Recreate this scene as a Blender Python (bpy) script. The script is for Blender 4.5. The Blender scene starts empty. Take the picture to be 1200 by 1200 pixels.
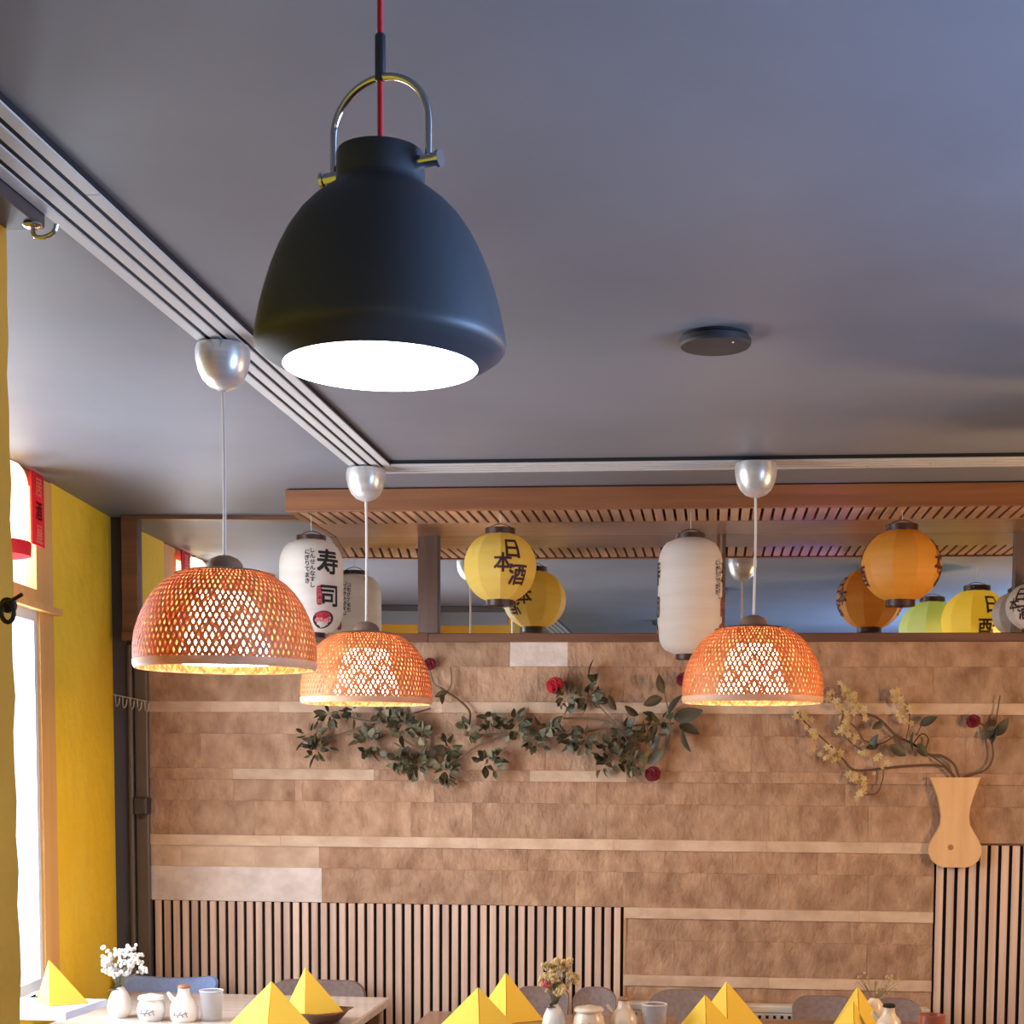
import bpy, bmesh, math, random
from mathutils import Vector, Matrix
random.seed(7)
PI = math.pi
C = bpy.context.scene.collection
SC = bpy.context.scene

# ------------------------------------------------------------------ camera
EYE, CEIL, WALL = 1.65, 2.662, 6.33          # eye height, ceiling height, distance of the back wall
FOC, PX, PY = 1800.0, 658.6, 1033.4          # focal length and principal point of the (cropped) photograph, px of 1200
YAW, PITCH, ROLL = -0.0968946, 0.0757770, 0.00692113
def rot3():
    c, s = math.cos(YAW), math.sin(YAW)
    A = Matrix(((c, -s, 0), (s, c, 0), (0, 0, 1)))
    B = Matrix(((1, 0, 0), (0, 0, -1), (0, 1, 0)))
    c, s = math.cos(PITCH), math.sin(PITCH)
    P_ = Matrix(((1, 0, 0), (0, c, -s), (0, s, c)))
    c, s = math.cos(ROLL), math.sin(ROLL)
    Q = Matrix(((c, -s, 0), (s, c, 0), (0, 0, 1)))
    return Q @ P_ @ B @ A
R3 = rot3()
cam = bpy.data.cameras.new('camera')
cam_o = bpy.data.objects.new('camera', cam); C.objects.link(cam_o)
cam.sensor_width = 36; cam.sensor_fit = 'HORIZONTAL'; cam.lens = 36 * FOC / 1200
cam.shift_x = (600 - PX) / 1200; cam.shift_y = (PY - 600) / 1200
cam.clip_start = 0.05; cam.clip_end = 200
rm = Matrix((R3[0], -R3[1], -R3[2])).transposed().to_4x4()
cam_o.matrix_world = Matrix.Translation((0, 0, EYE)) @ rm
SC.camera = cam_o
# ------------------------------------------------------------------ light and exposure
SC.view_settings.view_transform = 'Standard'
SC.view_settings.look = 'None'
SC.view_settings.gamma = 1.0
SC.view_settings.use_curve_mapping = False
SC.view_settings.exposure = 0.0
SKY_STRENGTH = 2.5
PENDANT_STRENGTH = 21.0
BIG_LAMP_STRENGTH = 9.0
w = bpy.data.worlds.new('sky'); SC.world = w; w.use_nodes = True
nt = w.node_tree; bg = nt.nodes['Background']
bg.inputs[0].default_value = (0.72, 0.86, 1.0, 1); bg.inputs[1].default_value = SKY_STRENGTH
def area(name, loc, rot, sx, sy, power, col, portal=False):
    l = bpy.data.lights.new(name, 'AREA'); l.shape = 'RECTANGLE'; l.size = sx; l.size_y = sy
    l.energy = power; l.color = col
    o = bpy.data.objects.new(name, l); C.objects.link(o); o.location = loc; o.rotation_euler = rot
    if portal: l.cycles.is_portal = True
    return o
# daylight entering by the window in the left wall and the shop window at the right behind the viewer
area('daylight_left_window', (-2.62, 4.6, 1.72), (0, -PI/2, math.radians(6)), 1.75, 1.7, 130, (0.86, 0.93, 1.0))
rw = Vector((-0.72, -0.40, 0.56)).to_track_quat('-Z', 'Y').to_euler()
area('daylight_right_window', (2.22, 2.15, 1.75), rw, 1.0, 1.3, 155, (0.34, 0.56, 1.0))
# two fill lights added outside the picture, then the violet spot on the slats
area('added_fill_behind', (0.6, -1.2, 2.5), (0, 0, 0), 0.5, 0.5, 40, (1.0, 0.84, 0.7))  # unseen general fill from behind the viewer
area('added_warm_fill_right', (2.22, 4.7, 1.75), (0, PI/2, 0), 0.5, 0.3, 40, (1.0, 0.60, 0.29))  # unseen light added to brighten the yellow wall and warm the stone
sl_ = bpy.data.lights.new('violet_spot', 'SPOT'); sl_.energy = 130; sl_.color = (0.32, 0.2, 1.0); sl_.spot_size = math.radians(13); sl_.spot_blend = 0.8; sl_.shadow_soft_size = 0.02
so_ = bpy.data.objects.new('violet_spot', sl_); C.objects.link(so_); so_.location = (0.62, 4.4, 0.8)
so_.rotation_euler = (Vector((0.38, 5.82, 2.58)) - so_.location).to_track_quat('-Z', 'Y').to_euler()
SC.cycles.use_denoising = True
SC.cycles.max_bounces = 8
SC.cycles.sample_clamp_indirect = 6.0

# ------------------------------------------------------------------ helpers
R3t = R3.transposed()
def P(px, py, Y=None, Z=None):
    v = R3t @ Vector(((px - PX) / FOC, (py - PY) / FOC, 1))
    t = Y / v.y if Y is not None else (Z - EYE) / v.z
    return Vector((v.x * t, v.y * t, EYE + v.z * t))
def mpp(Y): return Y / FOC                   # metres per photograph pixel at a distance

class MB:
    def __init__(s): s.v = []; s.f = []
    def add(s, vs, fs):
        n = len(s.v); s.v += [Vector(a) for a in vs]; s.f += [tuple(i + n for i in f) for f in fs]; return s
    def box(s, a, b):
        x0, y0, z0 = a; x1, y1, z1 = b
        return s.add([(x0,y0,z0),(x1,y0,z0),(x1,y1,z0),(x0,y1,z0),(x0,y0,z1),(x1,y0,z1),(x1,y1,z1),(x0,y1,z1)],
              [(0,3,2,1),(4,5,6,7),(0,1,5,4),(1,2,6,5),(2,3,7,6),(3,0,4,7)])
    def bbox(s, a, b, r=0.004):                # bevelled box (front/top edges softened all round)
        x0, y0, z0 = a; x1, y1, z1 = b
        r = min(r, (x1-x0)/3, (y1-y0)/3, (z1-z0)/3)
        vs = []; 
        for z, i in ((z0, r), (z0 + r, 0), (z1 - r, 0), (z1, r)):
            for x, y in ((x0+i, y0+r), (x0+r, y0+i), (x1-r, y0+i), (x1-i, y0+r), (x1-i, y1-r), (x1-r, y1-i), (x0+r, y1-i), (x0+i, y1-r)):
                vs.append((x, y, z))
        fs = [tuple(range(7, -1, -1)), tuple(range(24, 32))]
        for k in range(3):
            for j in range(8):
                j2 = (j + 1) % 8
                fs.append((k*8+j, k*8+j2, k*8+8+j2, k*8+8+j))
        return s.add(vs, fs)
    def prism(s, pts, off):                     # closed outline extruded by a vector
        n = len(pts); off = Vector(off); pts = [Vector(p) for p in pts]
        vs = pts + [p + off for p in pts]
        fs = [tuple(range(n - 1, -1, -1)), tuple(range(n, 2 * n))]
        fs += [(i, (i + 1) % n, n + (i + 1) % n, n + i) for i in range(n)]
        return s.add(vs, fs)
    def lathe(s, prof, c=(0, 0, 0), n=24, a0=0.0, cap=False):   # prof: (r, z) list
        c = Vector(c); vs = []; fs = []
        for r, z in prof:
            for k in range(n):
                a = a0 + 2 * PI * k / n
                vs.append((c.x + r * math.cos(a), c.y + r * math.sin(a), c.z + z))
        for i in range(len(prof) - 1):
            for k in range(n):
                k2 = (k + 1) % n
                fs.append((i*n+k, i*n+k2, (i+1)*n+k2, (i+1)*n+k))
        if cap:
            fs.append(tuple(range(n - 1, -1, -1))); m = (len(prof) - 1) * n
            fs.append(tuple(range(m, m + n)))
        return s.add(vs, fs)
    def tube(s, pts, r, n=8, smooth=0):
        pts = [Vector(p) for p in pts]
        if smooth and len(pts) > 2: pts = spline(pts, smooth)
        rr = r if isinstance(r, (list, tuple)) else None
        up = Vector((0.13, 0.27, 0.95)); vs = []; fs = []; m = len(pts)
        for i, p in enumerate(pts):
            d = (pts[min(i + 1, m - 1)] - pts[max(i - 1, 0)]).normalized()
            if i == 0:
                u = d.cross(up)
                if u.length < 1e-3: u = d.cross(Vector((1, 0, 0)))
            u = (u - d * u.dot(d)).normalized(); v = d.cross(u)
            q = rr[0] + (rr[1] - rr[0]) * i / (m - 1) if rr else r
            for k in range(n):
                a = 2 * PI * k / n
                vs.append(p + u * (q * math.cos(a)) + v * (q * math.sin(a)))
        for i in range(m - 1):
            for k in range(n):
                k2 = (k + 1) % n
                fs.append((i*n+k, i*n+k2, (i+1)*n+k2, (i+1)*n+k))
        fs.append(tuple(range(n - 1, -1, -1))); fs.append(tuple(range((m-1)*n, m*n)))
        return s.add(vs, fs)
    def ball(s, c, r, n=8, m=5, sq=(1, 1, 1)):
        c = Vector(c); vs = [(c.x, c.y, c.z - r*sq[2])]; fs = []
        for i in range(1, m):
            t = -PI/2 + PI * i / m
            for k in range(n):
                a = 2 * PI * k / n
                vs.append((c.x + r*sq[0]*math.cos(t)*math.cos(a), c.y + r*sq[1]*math.cos(t)*math.sin(a), c.z + r*sq[2]*math.sin(t)))
        vs.append((c.x, c.y, c.z + r*sq[2])); top = len(vs) - 1
        for k in range(n):
            k2 = (k + 1) % n
            fs.append((0, 1 + k2, 1 + k))
            for i in range(m - 2):
                a = 1 + i*n
                fs.append((a+k, a+k2, a+n+k2, a+n+k))
            fs.append((1+(m-2)*n+k, 1+(m-2)*n+k2, top))
        return s.add(vs, fs)
    def build(s, name, mat, parent=None, smooth=False, flip=False, origin=None):
        o0 = root_loc(parent) if parent else Vector(origin or (0, 0, 0))
        me = bpy.data.meshes.new(name)
        me.from_pydata([v - o0 for v in s.v], [], s.f)
        bm = bmesh.new(); bm.from_mesh(me)
        bmesh.ops.recalc_face_normals(bm, faces=bm.faces[:]); bm.to_mesh(me); bm.free()
        if smooth:
            for p in me.polygons: p.use_smooth = True
            if smooth != 'all':
                try: me.set_sharp_from_angle(angle=math.radians(40))
                except Exception: pass
        me.materials.append(mat)
        o = bpy.data.objects.new(name, me); C.objects.link(o)
        if parent: o.parent = parent
        else: o.location = o0
        return o
def root_loc(o):
    while o.parent: o = o.parent
    return Vector(o.location)
def spline(pts, k):
    out = []; n = len(pts)
    for i in range(n - 1):
        p0, p1, p2, p3 = pts[max(i-1, 0)], pts[i], pts[i+1], pts[min(i+2, n-1)]
        for j in range(k):
            t = j / k
            out.append(0.5 * ((2*p1) + (p2-p0)*t + (2*p0-5*p1+4*p2-p3)*t*t + (3*p1-p0-3*p2+p3)*t**3))
    out.append(pts[-1]); return out
def tag(o, label=None, cat=None, group=None, kind=None):
    if label: o['label'] = label
    if cat: o['category'] = cat
    if group: o['group'] = group
    if kind: o['kind'] = kind
    return o
def thing(name, label, cat, loc, group=None):
    o = bpy.data.objects.new(name, None); C.objects.link(o); o.location = loc; o.empty_display_size = 0.05
    return tag(o, label, cat, group)
def structure(o, label, cat=None):
    o['kind'] = 'structure'; o['label'] = label
    if cat: o['category'] = cat
    return o
def copy_tree(o, parent=None):
    c = o.copy(); C.objects.link(c)
    if parent: c.parent = parent
    for ch in list(o.children): copy_tree(ch, c)
    return c
def inst(src, name, parent, loc, rot=None, scale=None):       # a piece that shares its mesh
    o = bpy.data.objects.new(name, src); C.objects.link(o); o.parent = parent; o.location = loc
    if rot: o.rotation_euler = rot
    if scale: o.scale = scale if isinstance(scale, (tuple, list)) else (scale,)*3
    return o

# ------------------------------------------------------------------ materials
def L(r, g, b):                                # sRGB 0-255 to linear
    f = lambda c: (c/255/12.92 if c/255 <= 0.04045 else ((c/255 + 0.055)/1.055)**2.4)
    return (f(r), f(g), f(b), 1)
def mix(a, b, t): return tuple(x + (y - x) * t for x, y in zip(a[:3], b[:3])) + (1,)
def mat(name, col, rough=0.6, metal=0.0, col2=None, scale=(8, 8, 8), bump=0.0, bscale=40.0, rnd=0.0, emit=None,
        estr=0.0, transl=0.0, spec=0.5, detail=4, ramp=(0.35, 0.65), bdist=0.01, coat=0.0):
    m = bpy.data.materials.new(name); m.use_nodes = True
    n = m.node_tree.nodes; lk = m.node_tree.links; b = n['Principled BSDF']
    b.inputs['Base Color'].default_value = col; b.inputs['Roughness'].default_value = rough
    b.inputs['Metallic'].default_value = metal; b.inputs['Specular IOR Level'].default_value = spec
    if coat: b.inputs['Coat Weight'].default_value = coat
    colsock = None
    tc = n.new('ShaderNodeTexCoord'); src = tc.outputs['Object']
    oi = n.new('ShaderNodeObjectInfo')
    va = n.new('ShaderNodeVectorMath'); va.operation = 'MULTIPLY_ADD'
    cmb = n.new('ShaderNodeCombineXYZ')
    for k in range(3): lk.new(oi.outputs['Random'], cmb.inputs[k])
    lk.new(cmb.outputs[0], va.inputs[0]); va.inputs[1].default_value = (17.3, 9.1, 23.7); lk.new(src, va.inputs[2])
    src = va.outputs[0]
    if col2:
        mp = n.new('ShaderNodeMapping'); mp.inputs['Scale'].default_value = scale
        lk.new(src, mp.inputs['Vector'])
        no = n.new('ShaderNodeTexNoise'); no.inputs['Scale'].default_value = 1.0; no.inputs['Detail'].default_value = detail
        lk.new(mp.outputs[0], no.inputs['Vector'])
        rp = n.new('ShaderNodeValToRGB'); rp.color_ramp.elements[0].position = ramp[0]; rp.color_ramp.elements[1].position = ramp[1]
        rp.color_ramp.elements[0].color = col; rp.color_ramp.elements[1].color = col2
        lk.new(no.outputs['Fac'], rp.inputs['Fac']); colsock = rp.outputs['Color']
    if rnd:
        hs = n.new('ShaderNodeHueSaturation')
        if colsock: lk.new(colsock, hs.inputs['Color'])
        else: hs.inputs['Color'].default_value = col
        mr = n.new('ShaderNodeMapRange'); mr.inputs['To Min'].default_value = 1 - rnd; mr.inputs['To Max'].default_value = 1 + rnd
        lk.new(oi.outputs['Random'], mr.inputs['Value']); lk.new(mr.outputs[0], hs.inputs['Value'])
        colsock = hs.outputs['Color']
    if colsock: lk.new(colsock, b.inputs['Base Color'])
    if bump:
        mp2 = n.new('ShaderNodeMapping'); bs = bscale if isinstance(bscale, tuple) else (bscale,)*3
        mp2.inputs['Scale'].default_value = bs; lk.new(src, mp2.inputs['Vector'])
        nb = n.new('ShaderNodeTexNoise'); nb.inputs['Scale'].default_value = 1.0; nb.inputs['Detail'].default_value = 5
        lk.new(mp2.outputs[0], nb.inputs['Vector'])
        bp = n.new('ShaderNodeBump'); bp.inputs['Strength'].default_value = bump; bp.inputs['Distance'].default_value = bdist
        lk.new(nb.outputs['Fac'], bp.inputs['Height']); lk.new(bp.outputs[0], b.inputs['Normal'])
    if emit:
        b.inputs['Emission Color'].default_value = emit; b.inputs['Emission Strength'].default_value = estr
    if transl:
        tr = n.new('ShaderNodeBsdfTranslucent'); ms = n.new('ShaderNodeMixShader'); ms.inputs[0].default_value = transl
        if colsock: lk.new(colsock, tr.inputs['Color'])
        else: tr.inputs['Color'].default_value = col
        out = n['Material Output']; lk.new(b.outputs[0], ms.inputs[1]); lk.new(tr.outputs[0], ms.inputs[2]); lk.new(ms.outputs[0], out.inputs['Surface'])
    return m
M = {}
M['ceiling'] = mat('matt_grey_ceiling_paint', L(106, 107, 115), 0.5, col2=L(116, 117, 125), scale=(1.5, 1.5, 1.5), bump=0.12, bscale=2.2, bdist=0.02, spec=0.45)
M['ceil_white'] = mat('white_painted_strip', L(184, 181, 180), 0.5, rnd=0.05)
M['black'] = mat('black_gap', L(14, 13, 15), 0.8)
M['shaded_yellow_wall'] = mat('shaded_yellow_plaster', L(176, 128, 44), 0.85, col2=L(192, 144, 54), scale=(3, 3, 3), bump=0.6, bscale=9, bdist=0.02, spec=0.2)  # partition's yellow with its shade put into the colour
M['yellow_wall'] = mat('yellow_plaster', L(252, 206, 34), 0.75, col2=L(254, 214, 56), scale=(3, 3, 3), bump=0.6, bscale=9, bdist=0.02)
M['grey_wall'] = mat('grey_wall_paint', L(128, 130, 136), 0.8, col2=L(138, 140, 146), scale=(2, 2, 2))
M['floor'] = mat('dark_floor_tiles', L(92, 76, 64), 0.5, col2=L(110, 92, 78), scale=(3, 3, 3))
M['stone'] = mat('split_travertine', L(138, 102, 77), 0.75, col2=L(187, 152, 123), scale=(14, 14, 10), bump=1.0, bscale=(42, 42, 26), rnd=0.08, detail=10, ramp=(0.26, 0.70), bdist=0.012, spec=0.3)
M['stone_pale'] = mat('pale_limestone', L(186, 156, 130), 0.75, col2=L(208, 180, 154), scale=(9, 9, 12), bump=0.6, bscale=34, rnd=0.08, detail=6, bdist=0.008, spec=0.3)
M['stone_grey_and_lit'] = mat('grey_and_window_lit_limestone', L(198, 182, 172), 0.75, col2=L(222, 208, 198), scale=(9, 9, 12), bump=0.6, bscale=34, rnd=0.04, detail=6, bdist=0.008, spec=0.3)
M['grout'] = mat('stone_backing', L(160, 126, 100), 0.9)
M['slat'] = mat('oak_veneer_slat', L(190, 160, 142), 0.55, col2=L(220, 192, 172), scale=(30, 30, 1.2), rnd=0.12, spec=0.3)
M['slat_end'] = mat('oak_edge_slat', L(176, 134, 98), 0.55, col2=L(192, 150, 112), scale=(30, 30, 1.2), rnd=0.05)
M['felt'] = mat('black_felt', L(24, 14, 16), 0.95)
M['wood_frame'] = mat('brown_wood_frame', L(98, 66, 50), 0.4, col2=L(120, 82, 62), scale=(2, 30, 30), spec=0.5)
M['post'] = mat('grey_brown_post', L(96, 78, 70), 0.45, col2=L(112, 92, 82), scale=(30, 30, 2))
M['pergola'] = mat('orange_brown_beam', L(114, 70, 44), 0.42, col2=L(134, 86, 54), scale=(1.6, 30, 30), rnd=0.05)
M['pergola_slat'] = mat('light_brown_slat', L(158, 116, 88), 0.4, col2=L(180, 138, 106), scale=(30, 2, 30), rnd=0.12)
M['board'] = mat('dull_brown_board', L(140, 100, 74), 0.3, col2=L(158, 116, 86), scale=(1.4, 30, 30))
M['mirror'] = mat('mirror_glass', (0.86, 0.88, 0.88, 1), 0.015, 1.0)
M['dark_paint'] = mat('dark_grey_paint', L(60, 52, 54), 0.5, col2=L(68, 60, 60), scale=(4, 4, 4))
M['dark_pipe'] = mat('grey_brown_pipe', L(88, 80, 76), 0.4, col2=L(98, 88, 82), scale=(8, 8, 3))
M['steel'] = mat('brushed_steel', L(214, 212, 210), 0.3, 0.55, col2=L(196, 194, 190), scale=(4, 4, 60))
M['chrome'] = mat('chrome', L(210, 210, 212), 0.12, 1.0)
M['iron'] = mat('black_iron', L(40, 34, 32), 0.45, 0.6)
M['lamp_black'] = mat('matt_black_lacquer', L(54, 58, 66), 0.5, spec=0.5)
M['lamp_white'] = mat('white_lamp_inside', L(235, 236, 240), 0.5)
M['opal'] = mat('opal_diffuser', (1, 1, 1, 1), 0.4, emit=(0.93, 0.97, 1.0, 1), estr=BIG_LAMP_STRENGTH)
M['red_cord'] = mat('red_textile_cord', L(190, 36, 48), 0.7, bump=0.5, bscale=400, bdist=0.002)
M['white_cord'] = mat('pale_cord', L(206, 196, 186), 0.5)
M['bamboo'] = mat('woven_bamboo', L(204, 128, 76), 0.5, col2=L(222, 152, 98), scale=(20, 20, 20), transl=0.25, spec=0.4)
M['bamboo_rim'] = mat('bamboo_rim', L(226, 180, 140), 0.5, col2=L(236, 194, 156), scale=(20, 20, 60), transl=0.3)
M['cap_brown'] = mat('brown_wood_cap', L(120, 92, 72), 0.5, col2=L(136, 104, 82), scale=(10, 10, 10))
M['glow'] = mat('glowing_inner_shade', (1, 1, 1, 1), 0.5, emit=(1.0, 0.74, 0.44, 1), estr=PENDANT_STRENGTH)
M['paper_yellow'] = mat('yellow_paper', L(230, 198, 92), 0.55, col2=L(236, 208, 108), scale=(4, 4, 30), transl=0.45, bump=0.25, bscale=(3, 3, 130), bdist=0.003)
M['paper_orange'] = mat('amber_paper', L(226, 164, 60), 0.55, col2=L(234, 176, 74), scale=(4, 4, 30), transl=0.45, bump=0.25, bscale=(3, 3, 130), bdist=0.003)
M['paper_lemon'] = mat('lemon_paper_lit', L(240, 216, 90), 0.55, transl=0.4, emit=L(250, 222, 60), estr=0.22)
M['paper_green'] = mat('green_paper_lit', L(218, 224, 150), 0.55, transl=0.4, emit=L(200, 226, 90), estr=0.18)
M['paper_white'] = mat('white_paper', L(224, 214, 204), 0.6, col2=L(232, 224, 214), scale=(4, 4, 30), transl=0.35, bump=0.2, bscale=(3, 3, 130), bdist=0.003)
M['paper_lit'] = mat('cream_paper_lit', L(255, 240, 210), 0.6, emit=(1.0, 0.72, 0.42, 1), estr=3.0)
M['paper_red'] = mat('red_paper', L(206, 36, 52), 0.6, transl=0.3)
M['ink'] = mat('brown_black_ink', L(52, 20, 18), 0.7)
M['ink_black'] = mat('black_ink', L(28, 24, 24), 0.7)
M['ink_red'] = mat('red_ink', L(168, 42, 56), 0.7)
M['ink_pink'] = mat('pink_ink', L(206, 120, 120), 0.7)
M['ink_gold'] = mat('gold_ink', L(240, 150, 120), 0.6)
M['lantern_cap'] = mat('dark_lantern_ring', L(54, 30, 24), 0.4)
M['leaf_deep'] = mat('deep_brown_green_leaf', L(54, 48, 34), 0.5, col2=L(78, 72, 50), scale=(14, 14, 14), rnd=0.2)
M['leaf_dark'] = mat('dark_green_leaf', L(62, 62, 42), 0.5, col2=L(100, 96, 70), scale=(14, 14, 14), rnd=0.3, transl=0.12)
M['leaf_grey'] = mat('grey_green_leaf', L(94, 92, 68), 0.55, col2=L(146, 138, 108), scale=(14, 14, 14), rnd=0.3, transl=0.12)
M['stem'] = mat('brown_stem', L(92, 66, 44), 0.7)
M['stem_grey'] = mat('grey_brown_stem', L(112, 92, 72), 0.7)
M['rose_red'] = mat('red_rose_petal', L(196, 34, 52), 0.6, transl=0.2)
M['rose_dark'] = mat('dark_red_rose_petal', L(120, 14, 34), 0.6, transl=0.15)
M['blossom'] = mat('pale_yellow_blossom', L(212, 186, 130), 0.6, transl=0.3, rnd=0.12)
M['gyp'] = mat('white_gypsophila', L(238, 234, 228), 0.6, transl=0.3)
M['pine'] = mat('pine_board', L(214, 168, 118), 0.5, col2=L(226, 182, 132), scale=(26, 26, 3), spec=0.4)
M['knot'] = mat('pine_knot', L(166, 108, 58), 0.6)
M['napkin'] = mat('yellow_paper_napkin', L(252, 220, 84), 0.8, transl=0.25, rnd=0.04)
M['ceramic'] = mat('white_glazed_ceramic', L(226, 220, 212), 0.2, spec=0.6)
M['ceramic_cream'] = mat('cream_ceramic', L(222, 206, 182), 0.25, col2=L(210, 190, 164), scale=(20, 20, 20))
M['ink_blue'] = mat('grey_blue_brush_pattern', L(120, 122, 136), 0.3)
M['ink_brown'] = mat('brown_brush_pattern', L(150, 104, 66), 0.3)
M['lid_brown'] = mat('brown_glazed_lid', L(146, 104, 78), 0.3)
M['table'] = mat('brown_table_top', L(122, 88, 66), 0.22, col2=L(140, 102, 78), scale=(2, 24, 24), spec=0.6)
M['fabric_grey'] = mat('grey_brown_chair_fabric', L(122, 104, 100), 0.85, col2=L(136, 118, 112), scale=(60, 60, 60), bump=0.3, bscale=300, bdist=0.002)
M['fabric_blue'] = mat('blue_grey_chair_fabric', L(146, 178, 246), 0.8, col2=L(160, 190, 250), scale=(60, 60, 60), bump=0.3, bscale=300, bdist=0.002)
M['chair_leg'] = mat('black_chair_leg', L(36, 32, 32), 0.5)
M['radiator'] = mat('white_radiator', L(226, 218, 206), 0.4)
M['dish_brown'] = mat('dark_brown_dish', L(96, 58, 38), 0.3)
M['win_orange'] = mat('orange_window_wood', L(224, 168, 92), 0.5, col2=L(232, 180, 104), scale=(20, 20, 2))
M['win_white'] = mat('white_window_sash', L(226, 232, 240), 0.4)
M['red_cup'] = mat('reddish_brown_cup', L(150, 84, 62), 0.35)
M['pink'] = mat('pink_flower', L(206, 96, 104), 0.6, transl=0.2)
def glass_mat(name, col, rough=0.02, a=0.15):
    m = bpy.data.materials.new(name); m.use_nodes = True
    n = m.node_tree.nodes; lk = m.node_tree.links; out = n['Material Output']
    for x in list(n):
        if x != out: n.remove(x)
    t = n.new('ShaderNodeBsdfTransparent'); t.inputs[0].default_value = col
    g = n.new('ShaderNodeBsdfGlossy'); g.inputs[0].default_value = (1, 1, 1, 1); g.inputs[1].default_value = rough
    fr = n.new('ShaderNodeFresnel'); fr.inputs[0].default_value = 1.35
    ge = n.new('ShaderNodeNewGeometry'); mu = n.new('ShaderNodeMath'); mu.operation = 'MULTIPLY'; iv = n.new('ShaderNodeMath'); iv.operation = 'SUBTRACT'; iv.inputs[0].default_value = 1
    lk.new(ge.outputs['Backfacing'], iv.inputs[1]); lk.new(iv.outputs[0], mu.inputs[0]); lk.new(fr.outputs[0], mu.inputs[1])
    ms = n.new('ShaderNodeMixShader'); lk.new(mu.outputs[0], ms.inputs[0]); lk.new(t.outputs[0], ms.inputs[1]); lk.new(g.outputs[0], ms.inputs[2])
    lk.new(ms.outputs[0], out.inputs[0]); return m
M['glass'] = glass_mat('window_glass', (0.97, 0.98, 1.0, 1))
M['smoky'] = glass_mat('smoky_tumbler_glass', (0.90, 0.90, 0.91, 1), 0.06)
_n = M['smoky'].node_tree.nodes; _l = M['smoky'].node_tree.links
_d = _n.new('ShaderNodeBsdfDiffuse'); _d.inputs[0].default_value = L(206, 206, 210); _m = _n.new('ShaderNodeMixShader'); _m.inputs[0].default_value = 0.22
_src = _n['Material Output'].inputs[0].links[0].from_socket
_l.new(_src, _m.inputs[1]); _l.new(_d.outputs[0], _m.inputs[2]); _l.new(_m.outputs[0], _n['Material Output'].inputs[0])
M['table_pale'] = mat('pale_wood_table_top', L(196, 180, 168), 0.2, col2=L(210, 196, 184), scale=(2, 24, 24), spec=0.6)
M['shelf'] = mat('board_with_window_reflection', L(176, 190, 222), 0.25, spec=0.6)  # blue of the reflected window put into the base colour

# ------------------------------------------------------------------ writing
_txt = {}
def text_mesh(s, size):
    key = (s, size)
    if key not in _txt:
        cu = bpy.data.curves.new('writing', 'FONT'); cu.body = s; cu.size = size; cu.align_x = 'CENTER'; cu.align_y = 'CENTER'
        cu.resolution_u = 3
        o = bpy.data.objects.new('writing', cu); C.objects.link(o)
        dg = bpy.context.evaluated_depsgraph_get(); me = o.evaluated_get(dg).to_mesh()
        bm = bmesh.new(); bm.from_mesh(me); bmesh.ops.triangulate(bm, faces=bm.faces[:])
        for _ in range(3):
            ed = [e for e in bm.edges if e.calc_length() > size * 0.14]
            if not ed: break
            bmesh.ops.subdivide_edges(bm, edges=ed, cuts=1); bmesh.ops.triangulate(bm, faces=bm.faces[:])
        _txt[key] = ([v.co.copy() for v in bm.verts], [tuple(v.index for v in f.verts) for f in bm.faces])
        bm.free(); o.evaluated_get(dg).to_mesh_clear(); bpy.data.objects.remove(o)
        if _txt[key][0]:
            xs = [v.x for v in _txt[key][0]]; ys = [v.y for v in _txt[key][0]]
            cx, cy = (min(xs)+max(xs))/2, (min(ys)+max(ys))/2
            for v in _txt[key][0]: v.x -= cx; v.y -= cy
            vs, fs = _txt[key]; q = size * 0.022; V2 = []; F2 = []          # heavier brush strokes
            for dx, dy in ((-q, -q), (q, -q), (-q, q), (q, q)):
                n0 = len(V2); V2 += [v + Vector((dx, dy, 0)) for v in vs]; F2 += [tuple(i + n0 for i in f) for f in fs]
            _txt[key] = (V2, F2)
    return _txt[key]

# ================================================================== THE ROOM
def P_wall(px, py): return P(px, py, Y=WALL)
# left wall: slightly splayed; from two points of its joint with the ceiling
LA = P(129, 606, Z=CEIL); LB = P(15, 540, Z=CEIL)
LD = (LB - LA); LD.z = 0; LD.normalize()                 # along the wall, towards the viewer
LN = Vector((LD.y, -LD.x, 0)) 
if LN.x > 0: LN = -LN                                     # outwards (to the street)
def W(s, z, n=0.0): return Vector((LA.x, LA.y, 0)) + LD * s + LN * n + Vector((0, 0, z))
def S_of(px, py=900):                                     # where a photograph column meets the wall
    v = R3t @ Vector(((px - PX) / FOC, (py - PY) / FOC, 1)); nrm = LN
    t = (Vector((LA.x, LA.y, EYE)) - Vector((0, 0, EYE))).dot(nrm) / v.dot(nrm)
    p = Vector((0, 0, EYE)) + v * t
    return (p - Vector((LA.x, LA.y, p.z))).dot(LD), p.z
def wall_slab(mb, s0, s1, z0, z1, n0=0.0, n1=0.06):
    mb.prism([W(s0, z0, n0), W(s1, z0, n0), W(s1, z1, n0), W(s0, z1, n0)], LN * (n1 - n0))
S_END = (1.0 - LA.y) / LD.y                               # wall runs on beside the viewer to y = 1
S_END2 = (-2.5 - LA.y) / LD.y
sw1 = S_of(66)[0]; sw2 = sw1 + 1.9
z_sill = 0.80
corner = (WALL - LA.y) / LD.y
mb = MB()
wall_slab(mb, corner - 0.05, sw1, 0, CEIL)
wall_slab(mb, sw1, sw2, 0, z_sill)
wall_slab(mb, sw2, S_END2, 0, CEIL)
structure(mb.build('wall_left', M['yellow_wall']), 'bright yellow rough plaster wall beside the window at the left', 'wall')
WX = W(corner, 0).x
structure(MB().box((-3.4, -2.6, -0.08), (2.5, WALL + 0.3, 0)).build('floor', M['floor']), 'brown floor under the tables, below the picture edge', 'floor')
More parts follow.
